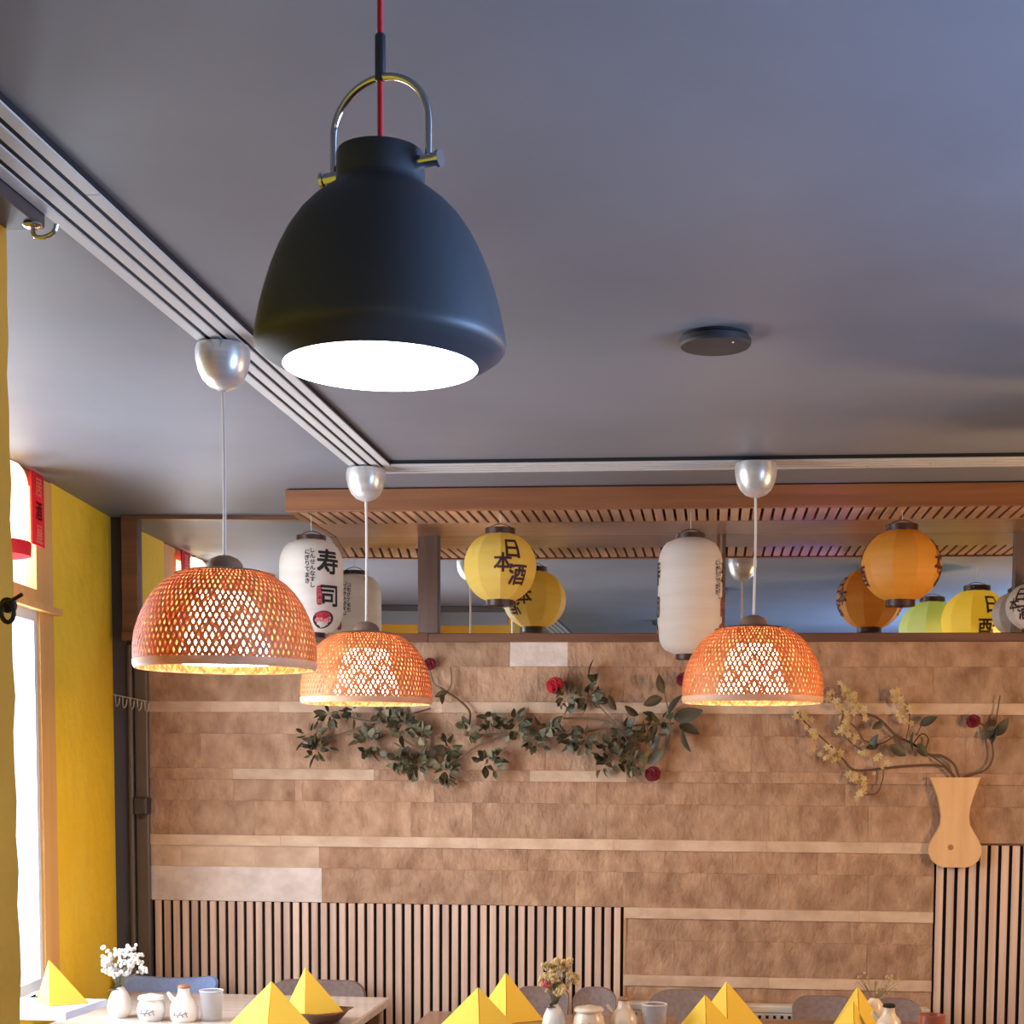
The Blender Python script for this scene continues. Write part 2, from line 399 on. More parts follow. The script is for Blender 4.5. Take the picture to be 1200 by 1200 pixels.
structure(MB().box((-2.9, -2.6, CEIL), (2.5, WALL + 0.3, CEIL + 0.12)).build('ceiling', M['ceiling']), 'dark blue grey painted ceiling with the lamps hanging from it', 'ceiling')
mb = MB(); mb.box((2.3, 3.1, 0), (2.5, WALL, CEIL)); mb.box((2.3, -2.6, 0), (2.5, 1.4, CEIL)); mb.box((2.3, 1.4, 0), (2.5, 3.1, 0.9)); mb.box((2.3, 1.4, 2.3), (2.5, 3.1, CEIL))
structure(mb.build('wall_right', M['grey_wall']), 'plain grey wall out of the picture at the right', 'wall')
structure(MB().box((-3.4, -2.75, 0), (2.5, -2.5, CEIL)).build('wall_front', M['grey_wall']), 'plain grey wall behind the viewer', 'wall')

# back wall with its stone tiles
wb = MB().box((WX - 0.05, WALL, 0), (2.5, WALL + 0.25, CEIL)).build('wall_back', M['grout'])
structure(wb, 'back wall clad in rows of beige split stone strips', 'wall')
TH, MID, TALL = 0.0455, 0.0895, 0.145
z_top = P_wall(600, 752.5).z
x_l = P_wall(176, 900).x
rows = []                                              # (top z, height, kind)
z = P_wall(600, 823).z
zz = z + TALL
rows.append((zz, TALL, 'tall')); rows.append((zz + 0.10, 0.10, 'mid'))
for k in range(5):
    rows.append((z, TH, 'thin')); z -= TH
    rows.append((z, MID, 'mid')); z -= MID
    rows.append((z, TALL, 'tall')); z -= TALL
xs_px = lambda px: P_wall(px, 900).x
fixed = {0: [460, 560, 630, 730, 820, 960, 1090, 1210], 1: [330, 470, 597.5, 665, 800, 930, 1080, 1200],
         2: [250, 330, 400, 520, 620, 760, 880, 1010, 1120], 3: [290, 450, 545, 660, 800, 900, 1040, 1150], 4: [238, 390, 500, 640, 780, 880, 1000, 1130],
         5: [275, 440, 500, 622, 735, 880, 1000, 1085], 6: [275, 347, 356, 510, 610, 700, 820, 990], 7: [212, 300, 483, 555, 712, 902, 1018, 1120],
         8: [330, 560, 720, 900, 1030], 9: [213, 263, 300, 375, 520, 620, 780, 860, 960], 10: [205, 378, 590, 676, 732, 859, 915, 1020],
         11: [732, 870, 1010], 12: [732, 905, 1000], 13: [732, 793, 859, 1020], 14: [732, 905], 15: [732, 860, 960], 16: [732, 830, 960]}
pale_thin = {5: [(275, 440), (622, 735)], }
x_r = 1.85
zL = P_wall(450, 1058.5).z; zR = P_wall(1150, 990.5).z   # tops of the two slatted panels
xLp = (P_wall(181, 1100).x, P_wall(731, 1100).x); xRp = (P_wall(1093, 1080).x, x_r)
rnd = random.Random(3)
for i, (zt, h, kind) in enumerate(rows):
    zt = min(zt, z_top + 0.01)
    cuts = [x_l] + [xs_px(q) for q in fixed.get(i, [])]
    while cuts[-1] < x_r - 0.25: cuts.append(cuts[-1] + rnd.uniform(0.28, 0.5))
    cuts.append(x_r)
    zb = zt - h
    for a, b in zip(cuts[:-1], cuts[1:]):
        if b - a < 0.01: continue
        for (p0, p1, ptop) in ((xLp[0], xLp[1], zL), (xRp[0], xRp[1], zR)):     # not behind the slatted panels
            if zb < ptop - 0.02 and a >= p0 - 0.03 and b <= p1 + 0.03: break
        else:
            a2, b2, zb2 = a, b, zb
            if zb < zL - 0.02 and a < xLp[1] < b: a2 = xLp[1] + 0.002
            if zb < zR - 0.02 and a < xRp[0] < b: b2 = xRp[0] - 0.002
            mid_px = (a + b) / 2
            proud = {'thin': 0.028, 'mid': 0.021, 'tall': 0.024}[kind] + rnd.uniform(-0.0012, 0.0012)
            m = M['stone']
            if kind == 'thin':
                m = M['stone_pale']
                if i == 5 and not any(xs_px(u) - 0.01 <= mid_px <= xs_px(v) + 0.01 for u, v in pale_thin[5]): m = M['stone']
            if i == 1 and abs(a - xs_px(597.5)) < 0.01: m = M['stone_grey_and_lit']
            if i in (9, 10) and mid_px < xs_px(378): m = M['stone_grey_and_lit'] if i == 10 else M['stone_pale']  # lower left tiles paler: window light put into their colour
            g = 0.0
            c = Vector(((a2 + b2) / 2, WALL - proud / 2, (zt + zb2) / 2)); e = Vector(((b2 - a2) / 2 - g, proud / 2, (zt - zb2) / 2 - g))
            t = MB().bbox(-e, e, 0.0012).build('stone_tile', m, wb); t.location = c

# slatted acoustic panels
def slat_panel(name, label, x0, x1, zt, zb, pitch_px, first_gap):
    r = thing(name, label, 'wainscot', ((x0 + x1) / 2, WALL - 0.012, zb), 'oak slatted panels on the stone wall')
    MB().box((x0, WALL - 0.0105, zb), (x1, WALL, zt)).build('felt_backing', M['felt'], r)
    pitch = pitch_px * mpp(WALL); n = max(1, round((x1 - x0 - 0.012) / pitch)); pitch = (x1 - x0 - 0.012) / n
    wd = pitch * 0.66
    me = MB().bbox((-wd/2, -0.013, 0), (wd/2, 0.0, zt - zb), 0.0015).build('slat', M['slat'], None); src = me.data
    bpy.data.objects.remove(me)
    for k in range(n):
        inst(src, 'slat', r, Vector((x0 + first_gap + pitch * (k + 0.5), WALL - 0.0105, zb)) - r.location)
    return r
pl = slat_panel('oak_wainscot', 'wide low slatted oak panel with black gaps behind the left and middle chairs', xLp[0], xLp[1], zL, 0.06, 11.28, 0.006)
MB().bbox((xLp[1], WALL - 0.026, 0.06), (xLp[1] + 0.012, WALL, zL), 0.002).build('edge_strip', M['slat_end'], pl)
pr = slat_panel('oak_wainscot', 'taller slatted oak panel with black gaps under the wooden wall vase', xRp[0], xRp[1], zR, 0.06, 12.4, 0.0)

# dark corner: boxed-in column, pipe, bracket
xa = W(corner, 0).x
yc_ = LA.y - 0.02
structure(MB().prism([(W(corner, 0).x - 0.1, WALL, 0), (W(corner - 0.0, 0).x - 0.1, LA.y, 0), (P(129.5, 900, Y=LA.y).x, LA.y, 0), (P(151, 900, Y=LA.y + 0.03).x, LA.y + 0.03, 0), (P(152, 900, Y=WALL).x, WALL, 0)], (0, 0, CEIL)).build('trim_1', M['dark_paint']), 'dark grey boxed corner column between yellow wall and stone', 'column')
xp = P(154.5, 900, Y=6.27).x
t = thing('corner_pipe', 'grey vertical heating pipe with a clamp in the dark corner', 'pipe', (xp, 6.27, 0))
zt_ = P_wall(165, 752).z
MB().tube([(xp, 6.262, 0), (xp, 6.262, zt_ - 0.02)], 0.011, 12).build('pipe', M['dark_pipe'], t, True)
x0, x1 = P(158, 900, Y=6.28).x, P(174, 900, Y=6.29).x
MB().bbox((x0, 6.28, 0), (x1, WALL, zt_ - 0.004), 0.004).build('casing', M['dark_pipe'], t)
zc0, zc1 = P(170, 955, Y=6.26).z, P(170, 934, Y=6.26).z
MB().bbox((x0 + 0.005, 6.245, zc0), (x1 + 0.004, WALL, zc1), 0.006).build('clamp', M['dark_paint'], t)
MB().tube([(x0 + 0.03, 6.262, zc0 + 0.002), (x0 + 0.03, 6.262, zc0 - 0.018)], 0.007, 8).build('screw', M['iron'], t, True)
# coat hooks on the dark corner
pk = P(150, 820, Y=LA.y + 0.0)
t = thing('coat_hooks', 'row of small bent wire coat hooks on the dark corner column', 'hooks', (pk.x, LA.y, pk.z))
p0 = P(133, 814, Y=LA.y - 0.012); p1 = P(172, 822, Y=LA.y - 0.012)
MB().tube([p0, p1], 0.0025, 8).build('rail', M['steel'], t, True)
for k in range(5):
    a = p0 + (p1 - p0) * (0.06 + 0.22 * k)
    MB().tube([a, a + Vector((0.002, -0.004, -0.03)), a + Vector((0.012, -0.022, -0.048)), a + Vector((0.026, -0.03, -0.036)), a + Vector((0.03, -0.032, -0.012))], 0.0024, 6, 3).build('hook', M['steel'], t, True)

# ------------------------------------------------------------------ window in the left wall
win = MB()
zt_win = CEIL - 0.005
s_f = sw1
wr = thing('window_1', 'orange wooden window with a small upper pane beside the yellow wall', 'window', W(sw1 + 0.9, 0.0, 0.0)); wr['kind'] = 'structure'
def wpart(name, s0, s1, z0, z1, n0, n1, m, par=None):
    b = MB(); b.prism([W(s0, z0, n0), W(s1, z0, n0), W(s1, z1, n0), W(s0, z1, n0)], LN * (n1 - n0)); return b.build(name, m, par or wr)
zt1 = S_of(40, 690)[1]; zt0 = S_of(40, 712)[1]           # transom
s_st = S_of(47)[0]                                        # inner edge of the right stile, above
s_sb = S_of(50)[0]
wpart('stile', sw1, s_st, zt0, zt_win, 0.0, 0.04, M['win_orange'])
wpart('stile', sw1, s_sb, z_sill, zt0, 0.0, 0.04, M['win_orange'])
wpart('stile', sw2 - 0.1, sw2, z_sill, zt_win, 0.0, 0.08, M['win_orange'])
wpart('transom', s_st - 0.02, sw2 - 0.1, zt0, zt1, 0.0, 0.08, M['win_orange'])
wpart('transom_ledge', sw1 - 0.012, sw2, zt1 - 0.075, zt1 - 0.05, -0.03, 0.0, M['win_orange'])
wpart('head_rail', s_st, sw2 - 0.1, zt_win - 0.05, zt_win, 0.0, 0.08, M['win_orange'])
s_mid = (sw1 + sw2) / 2 + 0.1
wpart('mullion', s_mid - 0.05, s_mid + 0.05, z_sill, zt_win, 0.0, 0.08, M['win_orange'])
for a, b in ((s_sb, s_mid - 0.05), (s_mid + 0.05, sw2 - 0.1)):
    sash = MB()
    for q in ((a, a + 0.032, z_sill + 0.03, zt0 - 0.005), (b - 0.032, b, z_sill + 0.03, zt0 - 0.005), (a + 0.032, b - 0.032, z_sill + 0.03, z_sill + 0.07), (a + 0.032, b - 0.032, zt0 - 0.045, zt0 - 0.005)):
        sash.prism([W(q[0], q[2], 0.012), W(q[1], q[2], 0.012), W(q[1], q[3], 0.012), W(q[0], q[3], 0.012)], LN * 0.022)
    so = sash.build('sash', M['win_white'], wr)
    wpart('pane', a + 0.032, b - 0.032, z_sill + 0.07, zt0 - 0.045, 0.02, 0.024, M['glass'], so)
    up = wpart('upper_pane', a, b, zt1, zt_win - 0.05, 0.02, 0.024, M['glass'])
wpart('window_board', sw1 - 0.01, sw2, z_sill - 0.03, z_sill, -0.02, 0.2, M['win_white'])
# ------------------------------------------------------------------ yellow partition and beam near the viewer, at the left
zb_ = EYE + 0.975
XL_TRIM = (P(408, 552, Z=CEIL - 0.022).x + P(150, 328, Z=CEIL - 0.022).x) / 2
xe = P(14.5, 700, Y=2.79).x
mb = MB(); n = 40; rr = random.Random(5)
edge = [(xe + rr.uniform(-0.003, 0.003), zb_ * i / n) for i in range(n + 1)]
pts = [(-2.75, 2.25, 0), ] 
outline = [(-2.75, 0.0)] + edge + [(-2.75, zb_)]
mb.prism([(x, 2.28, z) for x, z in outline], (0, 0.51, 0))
structure(mb.build('wall_partition', M['shaded_yellow_wall']), 'narrow shaded yellow plaster edge of a partition along the left picture border', 'wall')
xb = XL_TRIM - 0.006
bm_ = MB().bbox((-2.75, 2.15, zb_), (xb, 2.80, CEIL), 0.004).build('trim_2', M['dark_paint'])
MB().bbox((-2.75, 2.79, EYE + 0.89), (xe - 0.01, 2.802, zb_), 0.002).build('fascia', M['ceiling'], bm_)
structure(bm_, 'dark brown beam across the ceiling at the left, beside the pale trim', 'beam')
pb = P(55, 266, Z=zb_)
t = thing('ceiling_hook', 'small shiny metal hook under the dark beam at the upper left', 'hook', pb)
MB().lathe([(0.0, 0), (0.016, 0.0), (0.018, -0.004), (0.012, -0.009), (0, -0.010)], pb + Vector((-0.018, -0.02, 0)), 16).build('plate', M['chrome'], t, True)
MB().tube([pb + Vector((-0.018, -0.02, -0.008)), pb + Vector((-0.010, -0.03, -0.026)), pb + Vector((0.010, -0.035, -0.030)), pb + Vector((0.028, -0.035, -0.022)), pb + Vector((0.034, -0.035, -0.008))], 0.0042, 8, 5).build('hook', M['chrome'], t, True)
# iron ring latch on the partition edge
pi = P(11, 718, Y=2.262)
t = thing('iron_latch', 'black iron ring latch on the shaded yellow partition edge', 'latch', pi)
MB().lathe([(0.0, 0.0), (0.012, 0.0), (0.012, 0.01), (0.0, 0.012)], pi, 12).build('boss', M['iron'], t, True)
bo = t.children[0]; bo.rotation_euler = (PI/2, 0, 0); bo.location = (-0.006, 0.015, 0.012)
ring = [pi + Vector((0.010 * math.cos(a), -0.006, 0.015 * math.sin(a))) for a in [2*PI*k/16 for k in range(17)]]
MB().tube(ring, 0.0035, 8).build('ring', M['iron'], t, True)
MB().tube([pi + Vector((-0.004, -0.004, 0.012)), pi + Vector((0.026, -0.012, 0.026))], 0.003, 8).build('lever', M['iron'], t, True)

# ------------------------------------------------------------------ four-strip ceiling trim (L shaped)
a = P(0, 98, Z=CEIL); b = P(300, 402, Z=CEIL); c_ = P(0, 207, Z=CEIL); d_ = P(240, 398, Z=CEIL)
xr_ = (P(452, 548, Z=CEIL - 0.02).x + P(200, 300, Z=CEIL - 0.02).x) / 2
xl_ = (P(408, 552, Z=CEIL - 0.02).x + P(150, 328, Z=CEIL - 0.02).x) / 2
y_n, y_f = P(800, 543, Z=CEIL - 0.02).y, P(800, 553, Z=CEIL - 0.02).y
wtr = xr_ - xl_
tr = MB().box((xl_ + 0.003, 0.2, CEIL - 0.011), (xr_ + 0.002, y_f - 0.002, CEIL)).box((xr_ + 0.003, y_n - 0.008, CEIL - 0.011), (2.28, y_f - 0.002, CEIL)).build('trim_3', M['black'])
structure(tr, 'pale ceiling trim of four parallel strips with dark grooves, turning a corner', 'ceiling trim')
gap = 0.5
sw_ = wtr / (4 + 3 * gap); 
for k in range(4):
    x0 = xl_ + k * sw_ * (1 + gap); x1 = x0 + sw_
    yy = [0.25, [1.9, 2.35, 2.05, 2.7][k], [4.4, 3.9, 4.6, 4.2][k], y_f - k * (y_f - y_n) / 4 * 0.98]
    for y0, y1 in zip(yy[:-1], yy[1:]):
        MB().bbox((x0, y0, CEIL - 0.0145), (x1, y1 - 0.002, CEIL - 0.009), 0.0006).build('strip', M['ceil_white'], tr)
dw = (y_f - y_n) / (4 + 3 * gap)
for k in range(4):
    y1 = y_f - k * dw * (1 + gap); y0 = y1 - dw; x0 = xl_ + k * sw_ * (1 + gap) + sw_ * 1.05
    for xa_, xb_ in ((x0, 0.5 + 0.2 * k), (0.5 + 0.2 * k, 2.28)):
        MB().bbox((xa_ + 0.001, y0, CEIL - 0.0145), (xb_ - 0.001, y1, CEIL - 0.009), 0.0006).build('strip', M['ceil_white'], tr)

# ------------------------------------------------------------------ mirror band
zm0 = P_wall(700, 743).z; zr0 = P_wall(700, 753).z
zm1 = CEIL
mr = thing('wall_mirror', 'long mirror band in a brown wooden frame above the stone wall', 'mirror', (0, WALL, zr0))
xm0 = P_wall(157, 690).x; xm1 = x_r
zf1 = P_wall(240, 617).z
posts = [(P(490, 690, Y=WALL-0.03).x, P(514, 690, Y=WALL-0.03).x), (P(839, 690, Y=WALL-0.03).x, P(850, 690, Y=WALL-0.03).x), (P(1188, 690, Y=WALL-0.03).x, P(1212, 690, Y=WALL-0.03).x)]
xs_ = [xm0 + 0.02] + [sum(p) / 2 for p in posts] + [xm1]
TILT = math.radians(4.5)                                # the left pane stands a little turned towards the room
dl = math.tan(TILT) * (xs_[1] - xs_[0])
za_, zb2_ = zm0 - 0.004, CEIL - 0.003
MB().prism([(xs_[0], WALL - 0.012 - dl, za_), (xs_[1], WALL - 0.012, za_), (xs_[1], WALL - 0.004, za_), (xs_[0], WALL - 0.004 - dl, za_)], (0, 0, zb2_ - za_)).build('mirror_pane', M['mirror'], mr)
for x0, x1 in zip(xs_[1:-1], xs_[2:]):
    MB().box((x0, WALL - 0.012, zm0 - 0.01), (x1, WALL - 0.001, CEIL - 0.003)).build('mirror_pane', M['mirror'], mr)
MB().bbox((xs_[1], WALL - 0.045, zr0), (xm1, WALL, zm0), 0.003).build('bottom_rail', M['wood_frame'], mr)
MB().prism([(xm0, WALL - 0.045 - dl, zr0), (xs_[1], WALL - 0.045, zr0), (xs_[1], WALL, zr0), (xm0, WALL, zr0)], (0, 0, zm0 - zr0)).build('bottom_rail', M['wood_frame'], mr)
MB().bbox((xm0, WALL - 0.04 - dl, zm0), (P(166, 690, Y=WALL - dl).x, WALL, CEIL - 0.002), 0.003).build('left_stile', M['wood_frame'], mr)
MB().prism([(xm0 + 0.01, WALL - 0.04 - dl, zf1 + 0.012), (xs_[1], WALL - 0.04, zf1 + 0.012), (xs_[1], WALL, zf1 + 0.012), (xm0 + 0.01, WALL, zf1 + 0.012)], (0, 0, CEIL - 0.001 - zf1 - 0.012)).build('top_rail', M['wood_frame'], mr)
for k, (x0, x1) in enumerate(posts):
    if k == 1:
        MB().bbox((x0, WALL - 0.03, zm0), (x0 + (x1-x0)*0.36, WALL, CEIL - 0.06), 0.002).build('mullion', M['pergola'], mr)
        MB().bbox((x1 - (x1-x0)*0.4, WALL - 0.03, zm0), (x1, WALL, CEIL - 0.06), 0.002).build('mullion', M['wood_frame'], mr)
    else:
        MB().bbox((x0, WALL - 0.04, zm0), (x1, WALL, CEIL - 0.06), 0.003).build('mullion', M['post'], mr)

# ------------------------------------------------------------------ slatted wooden canopy
yp0, yp1 = 5.635, 5.97
zpu = EYE + 0.9315                                       # underside
zpt = CEIL - 0.004
xp0 = P(334, 595, Y=yp0).x; xp1 = 2.2
pg = thing('slatted_canopy', 'orange brown wooden canopy with slatted underside along the mirror top', 'canopy', (0, yp0, zpu))
MB().bbox((xp0, yp0, zpu - 0.004), (xp1, yp0 + 0.03, zpt), 0.003).build('front_beam', M['pergola'], pg)
MB().bbox((xp0, yp0 + 0.03, zpu - 0.002), (xp0 + 0.03, WALL - 0.05, zpt), 0.003).build('end_beam', M['pergola'], pg)
MB().bbox((xp0 + 0.03, yp1, zpu), (xp1, WALL - 0.013, zpu + 0.02), 0.002).build('back_board', M['board'], pg)
MB().box((xp0 + 0.03, yp0 + 0.03, zpu + 0.022), (xp1, yp1, zpu + 0.028)).build('backing', M['black'], pg)
ps = 12.45 * mpp(5.8); sl = MB().bbox((0, yp0 + 0.03, -0.0), (ps * 0.74, yp1, 0.02), 0.002)
so = sl.build('slat', M['pergola_slat']); src = so.data; bpy.data.objects.remove(so)
x = xp0 + 0.034
while x < xp1 - ps:
    inst(src, 'slat', pg, Vector((x, 0, zpu + 0.001)) - pg.location); x += ps

# ------------------------------------------------------------------ ceiling disc
pc = P(838, 393, Z=CEIL)
t = thing('smoke_detector', 'flat black round smoke detector on the grey ceiling', 'detector', pc)
rd = 41 * mpp(pc.y)
MB().lathe([(0.0, 0), (rd * 0.92, 0), (rd * 0.92, -0.006), (rd * 0.9, -0.008)], pc, 40).build('base', M['black'], t, True)
MB().lathe([(rd * 0.88, -0.006), (rd, -0.010), (rd, -0.022), (rd * 0.95, -0.027), (0.0, -0.029)], pc, 40).build('cover', mat('black_plastic', L(40, 38, 42), 0.6), t, True)
MB().ball(pc + Vector((rd*0.5, -rd*0.55, -0.0285)), 0.003, 8, 5).build('status_light', M['chrome'], t, True)

# ------------------------------------------------------------------ the big black pendant
YL = 1.78; k = mpp(YL) * 1.0
ax = P(446, 300, Y=YL); 
zy = lambda py: P(446, py, Y=YL).z
bl = thing('black_pendant_lamp', 'large matt black bell pendant lamp with chrome stirrup and red cord', 'lamp', (ax.x, YL, zy(430)))
cen = Vector((ax.x, YL, 0))
kk = 1.0 * (P(546, 300, Y=YL).x - P(446, 300, Y=YL).x) / 100
prof = [(0.0, 178), (42, 178), (49, 179.5), (51, 183), (51, 212), (51.5, 217), (55, 222), (66, 230), (78, 240), (93, 256), (107, 277), (118, 299), (127, 322), (134, 345), (139.5, 366), (143.5, 386), (145.5, 398), (146, 404), (145, 409), (141, 414), (131, 421), (119, 428), (114, 431), (112, 430), (112, 424)]
MB().lathe([(r * kk, zy(y)) for r, y in prof], cen, 72).build('shade', M['lamp_black'], bl, True)
MB().lathe([(112 * kk, zy(424)), (100 * kk, zy(420)), (0, zy(419))], cen, 48).build('reflector', M['lamp_white'], bl, True)
MB().lathe([(112.5 * kk, zy(428)), (113 * kk, zy(431)), (90 * kk, zy(433)), (0, zy(434))], cen, 64).build('diffuser', M['opal'], bl, True)
dv = Vector((0.1226, -0.046, 0)).normalized(); hs = 0.0640
zpv = zy(199)
arch = [cen + dv * (-hs) + Vector((0, 0, zpv)), cen + dv * (-hs) + Vector((0, 0, zpv + 0.02))]
for i in range(13):
    a = PI - PI * i / 12
    arch.append(cen + dv * (hs * math.cos(a)) + Vector((0, 0, zpv + 0.045 + (zy(91) - zpv - 0.045) * math.sin(a))))
arch += [cen + dv * hs + Vector((0, 0, zpv + 0.02)), cen + dv * hs + Vector((0, 0, zpv))]
stp = MB().tube(arch, 0.0042, 12, 3).build('stirrup', M['chrome'], bl, True)
MB().lathe([(0.0038, zy(96)), (0.0062, zy(94)), (0.0062, zy(42)), (0.005, zy(40)), (0.003, zy(39))], cen, 16).build('sleeve', mat('grey_metal_sleeve', L(96, 98, 104), 0.3, 0.9), bl, True)
for sgn in (-1, 1):
    p = cen + dv * (sgn * 0.044) + Vector((0, 0, zpv)); q = cen + dv * (sgn * 0.076) + Vector((0, 0, zpv))
    kb = MB().tube([p, q], 0.0075, 16).tube([q, q + dv * sgn * 0.004], 0.0095, 16).build('screw_knob', M['chrome'], stp, True)
MB().tube([cen + Vector((0, 0, zy(178))), cen + Vector((0, 0, CEIL - 0.03))], 0.0033, 10).build('cord', M['red_cord'], bl, True)
MB().lathe([(0.0, -0.035), (0.03, -0.035), (0.045, -0.028), (0.05, 0.0)], (cen.x, cen.y, CEIL), 24).build('canopy', M['lamp_black'], bl, True)

# ------------------------------------------------------------------ bamboo pendants
RB = 0.2187; u = RB / 108
bprof = [(104.5, -1), (107, 6), (108, 15), (107.5, 28), (105.5, 42), (101.5, 55), (96.5, 67), (90, 79), (81.5, 91), (71, 101), (58, 109), (43, 114), (24, 117)]
def prof_at(t, pr):                             # t in 0..1 by arc length
    ls = [0]
    for (a, b), (c, d) in zip(pr[:-1], pr[1:]): ls.append(ls[-1] + math.hypot(c - a, d - b))
    g = t * ls[-1]
    for i in range(len(pr) - 1):
        if g <= ls[i + 1] or i == len(pr) - 2:
            q = (g - ls[i]) / (ls[i + 1] - ls[i]); return pr[i][0] + (pr[i+1][0] - pr[i][0]) * q, pr[i][1] + (pr[i+1][1] - pr[i][1]) * q
def weave(N, turns, frac, pr, rs=1.0, seg=22, t1=1.0, thick=0.0011):
    mb = MB()
    for fam in (1, -1):
        for j in range(N):
            ph0 = 2 * PI * j / N; vs = []; fs = []
            for i in range(seg + 1):
                t = t1 * i / seg; r, z = prof_at(t, pr); ph = ph0 + fam * turns * t
                dphi = 2 * PI / N * frac / 2
                off = 0.55 * math.sin(PI * (ph0 * N / (2 * PI)) + PI * i) + 0.3 * fam
                for dph in (-dphi, dphi):
                    for th in (0, -thick / u):
                        q = r * rs + off * 0.6 + th
                        vs.append((q * u * math.cos(ph + dph), q * u * math.sin(ph + dph), z * u))
            for i in range(seg):
                a = 4 * i; b = a + 4
                fs += [(a, a+2, b+2, b), (a+3, a+1, b+1, b+3), (a+1, a, b, b+1), (a+2, a+3, b+3, b+2)]
            mb.add(vs, fs)
    return mb
def bamboo_lamp(label, px, rim_py, Y, scale, canopy_py):
    r = thing('bamboo_pendant_lamp', label, 'lamp', (0, 0, 0), 'lit woven bamboo pendant lamps')
    sh = weave(88, 0.74, 0.52, bprof).build('woven_shade', M['bamboo'], r); sh['kind'] = 'stuff'
    inn = weave(24, 1.25, 0.15, bprof, 0.92, 16, 0.95, 0.0014).build('inner_weave', M['bamboo'], r); inn['kind'] = 'stuff'
    hoop = MB().lathe([(r_ * u, z_ * u) for r_, z_ in [(103.5, -1.5), (106, -2), (108.3, 2), (108.6, 8), (107.3, 8.5), (106.3, 4), (104.5, 0.5), (103.5, -1.5)]], (0, 0, 0), 64).build('rim_hoop', M['bamboo_rim'], sh, True)
    MB().lathe([(r_ * u, z_ * u) for r_, z_ in [(60, 110.8), (45, 114.6), (24, 117), (22, 117.5), (21, 123), (16, 129), (8, 132.5), (0, 133)]], (0, 0, 0), 40).build('top_cap', M['cap_brown'], r, True)
    MB().lathe([(r_ * u, z_ * u) for r_, z_ in [(0, 5), (56, 5), (57, 7), (36, 82), (30, 88), (0, 90)]], (0, 0, 0), 40).build('inner_diffuser', M['glow'], sh, True)
    top = P(px, canopy_py, Z=CEIL).z; z0 = P(px, rim_py, Y=Y).z
    H = (CEIL - 0.02 - z0) / scale
    MB().tube([(0, 0, 132 * u), (0.002, 0, (132 * u + H) / 2), (0, 0, H - 0.1)], 0.0042, 8, 4).build('cord', M['white_cord'], r, True)
    MB().lathe([(0.007, -0.105), (0.014, -0.103), (0.033, -0.095), (0.048, -0.08), (0.059, -0.058), (0.0645, -0.034), (0.065, -0.012), (0.062, 0.0), (0.0, 0.0)], (0, 0, H), 40).build('canopy', M['steel'], r, True)
    r.location = (P(px, rim_py, Y=Y).x, Y, z0); r.scale = (scale,) * 3
    return r
bamboo_lamp('nearest and largest looking lit bamboo pendant, at the left before the mirror corner', 264.5, 783, 3.655, 1.0, 398)
bamboo_lamp('lit bamboo pendant overlapped by the nearest one, above the left garland', 429.5, 824, 5.19, 1.022, 556)
bamboo_lamp('lit bamboo pendant on the right, under the white lantern and canopy', 881.5, 823, 5.17, 1.064, 552)

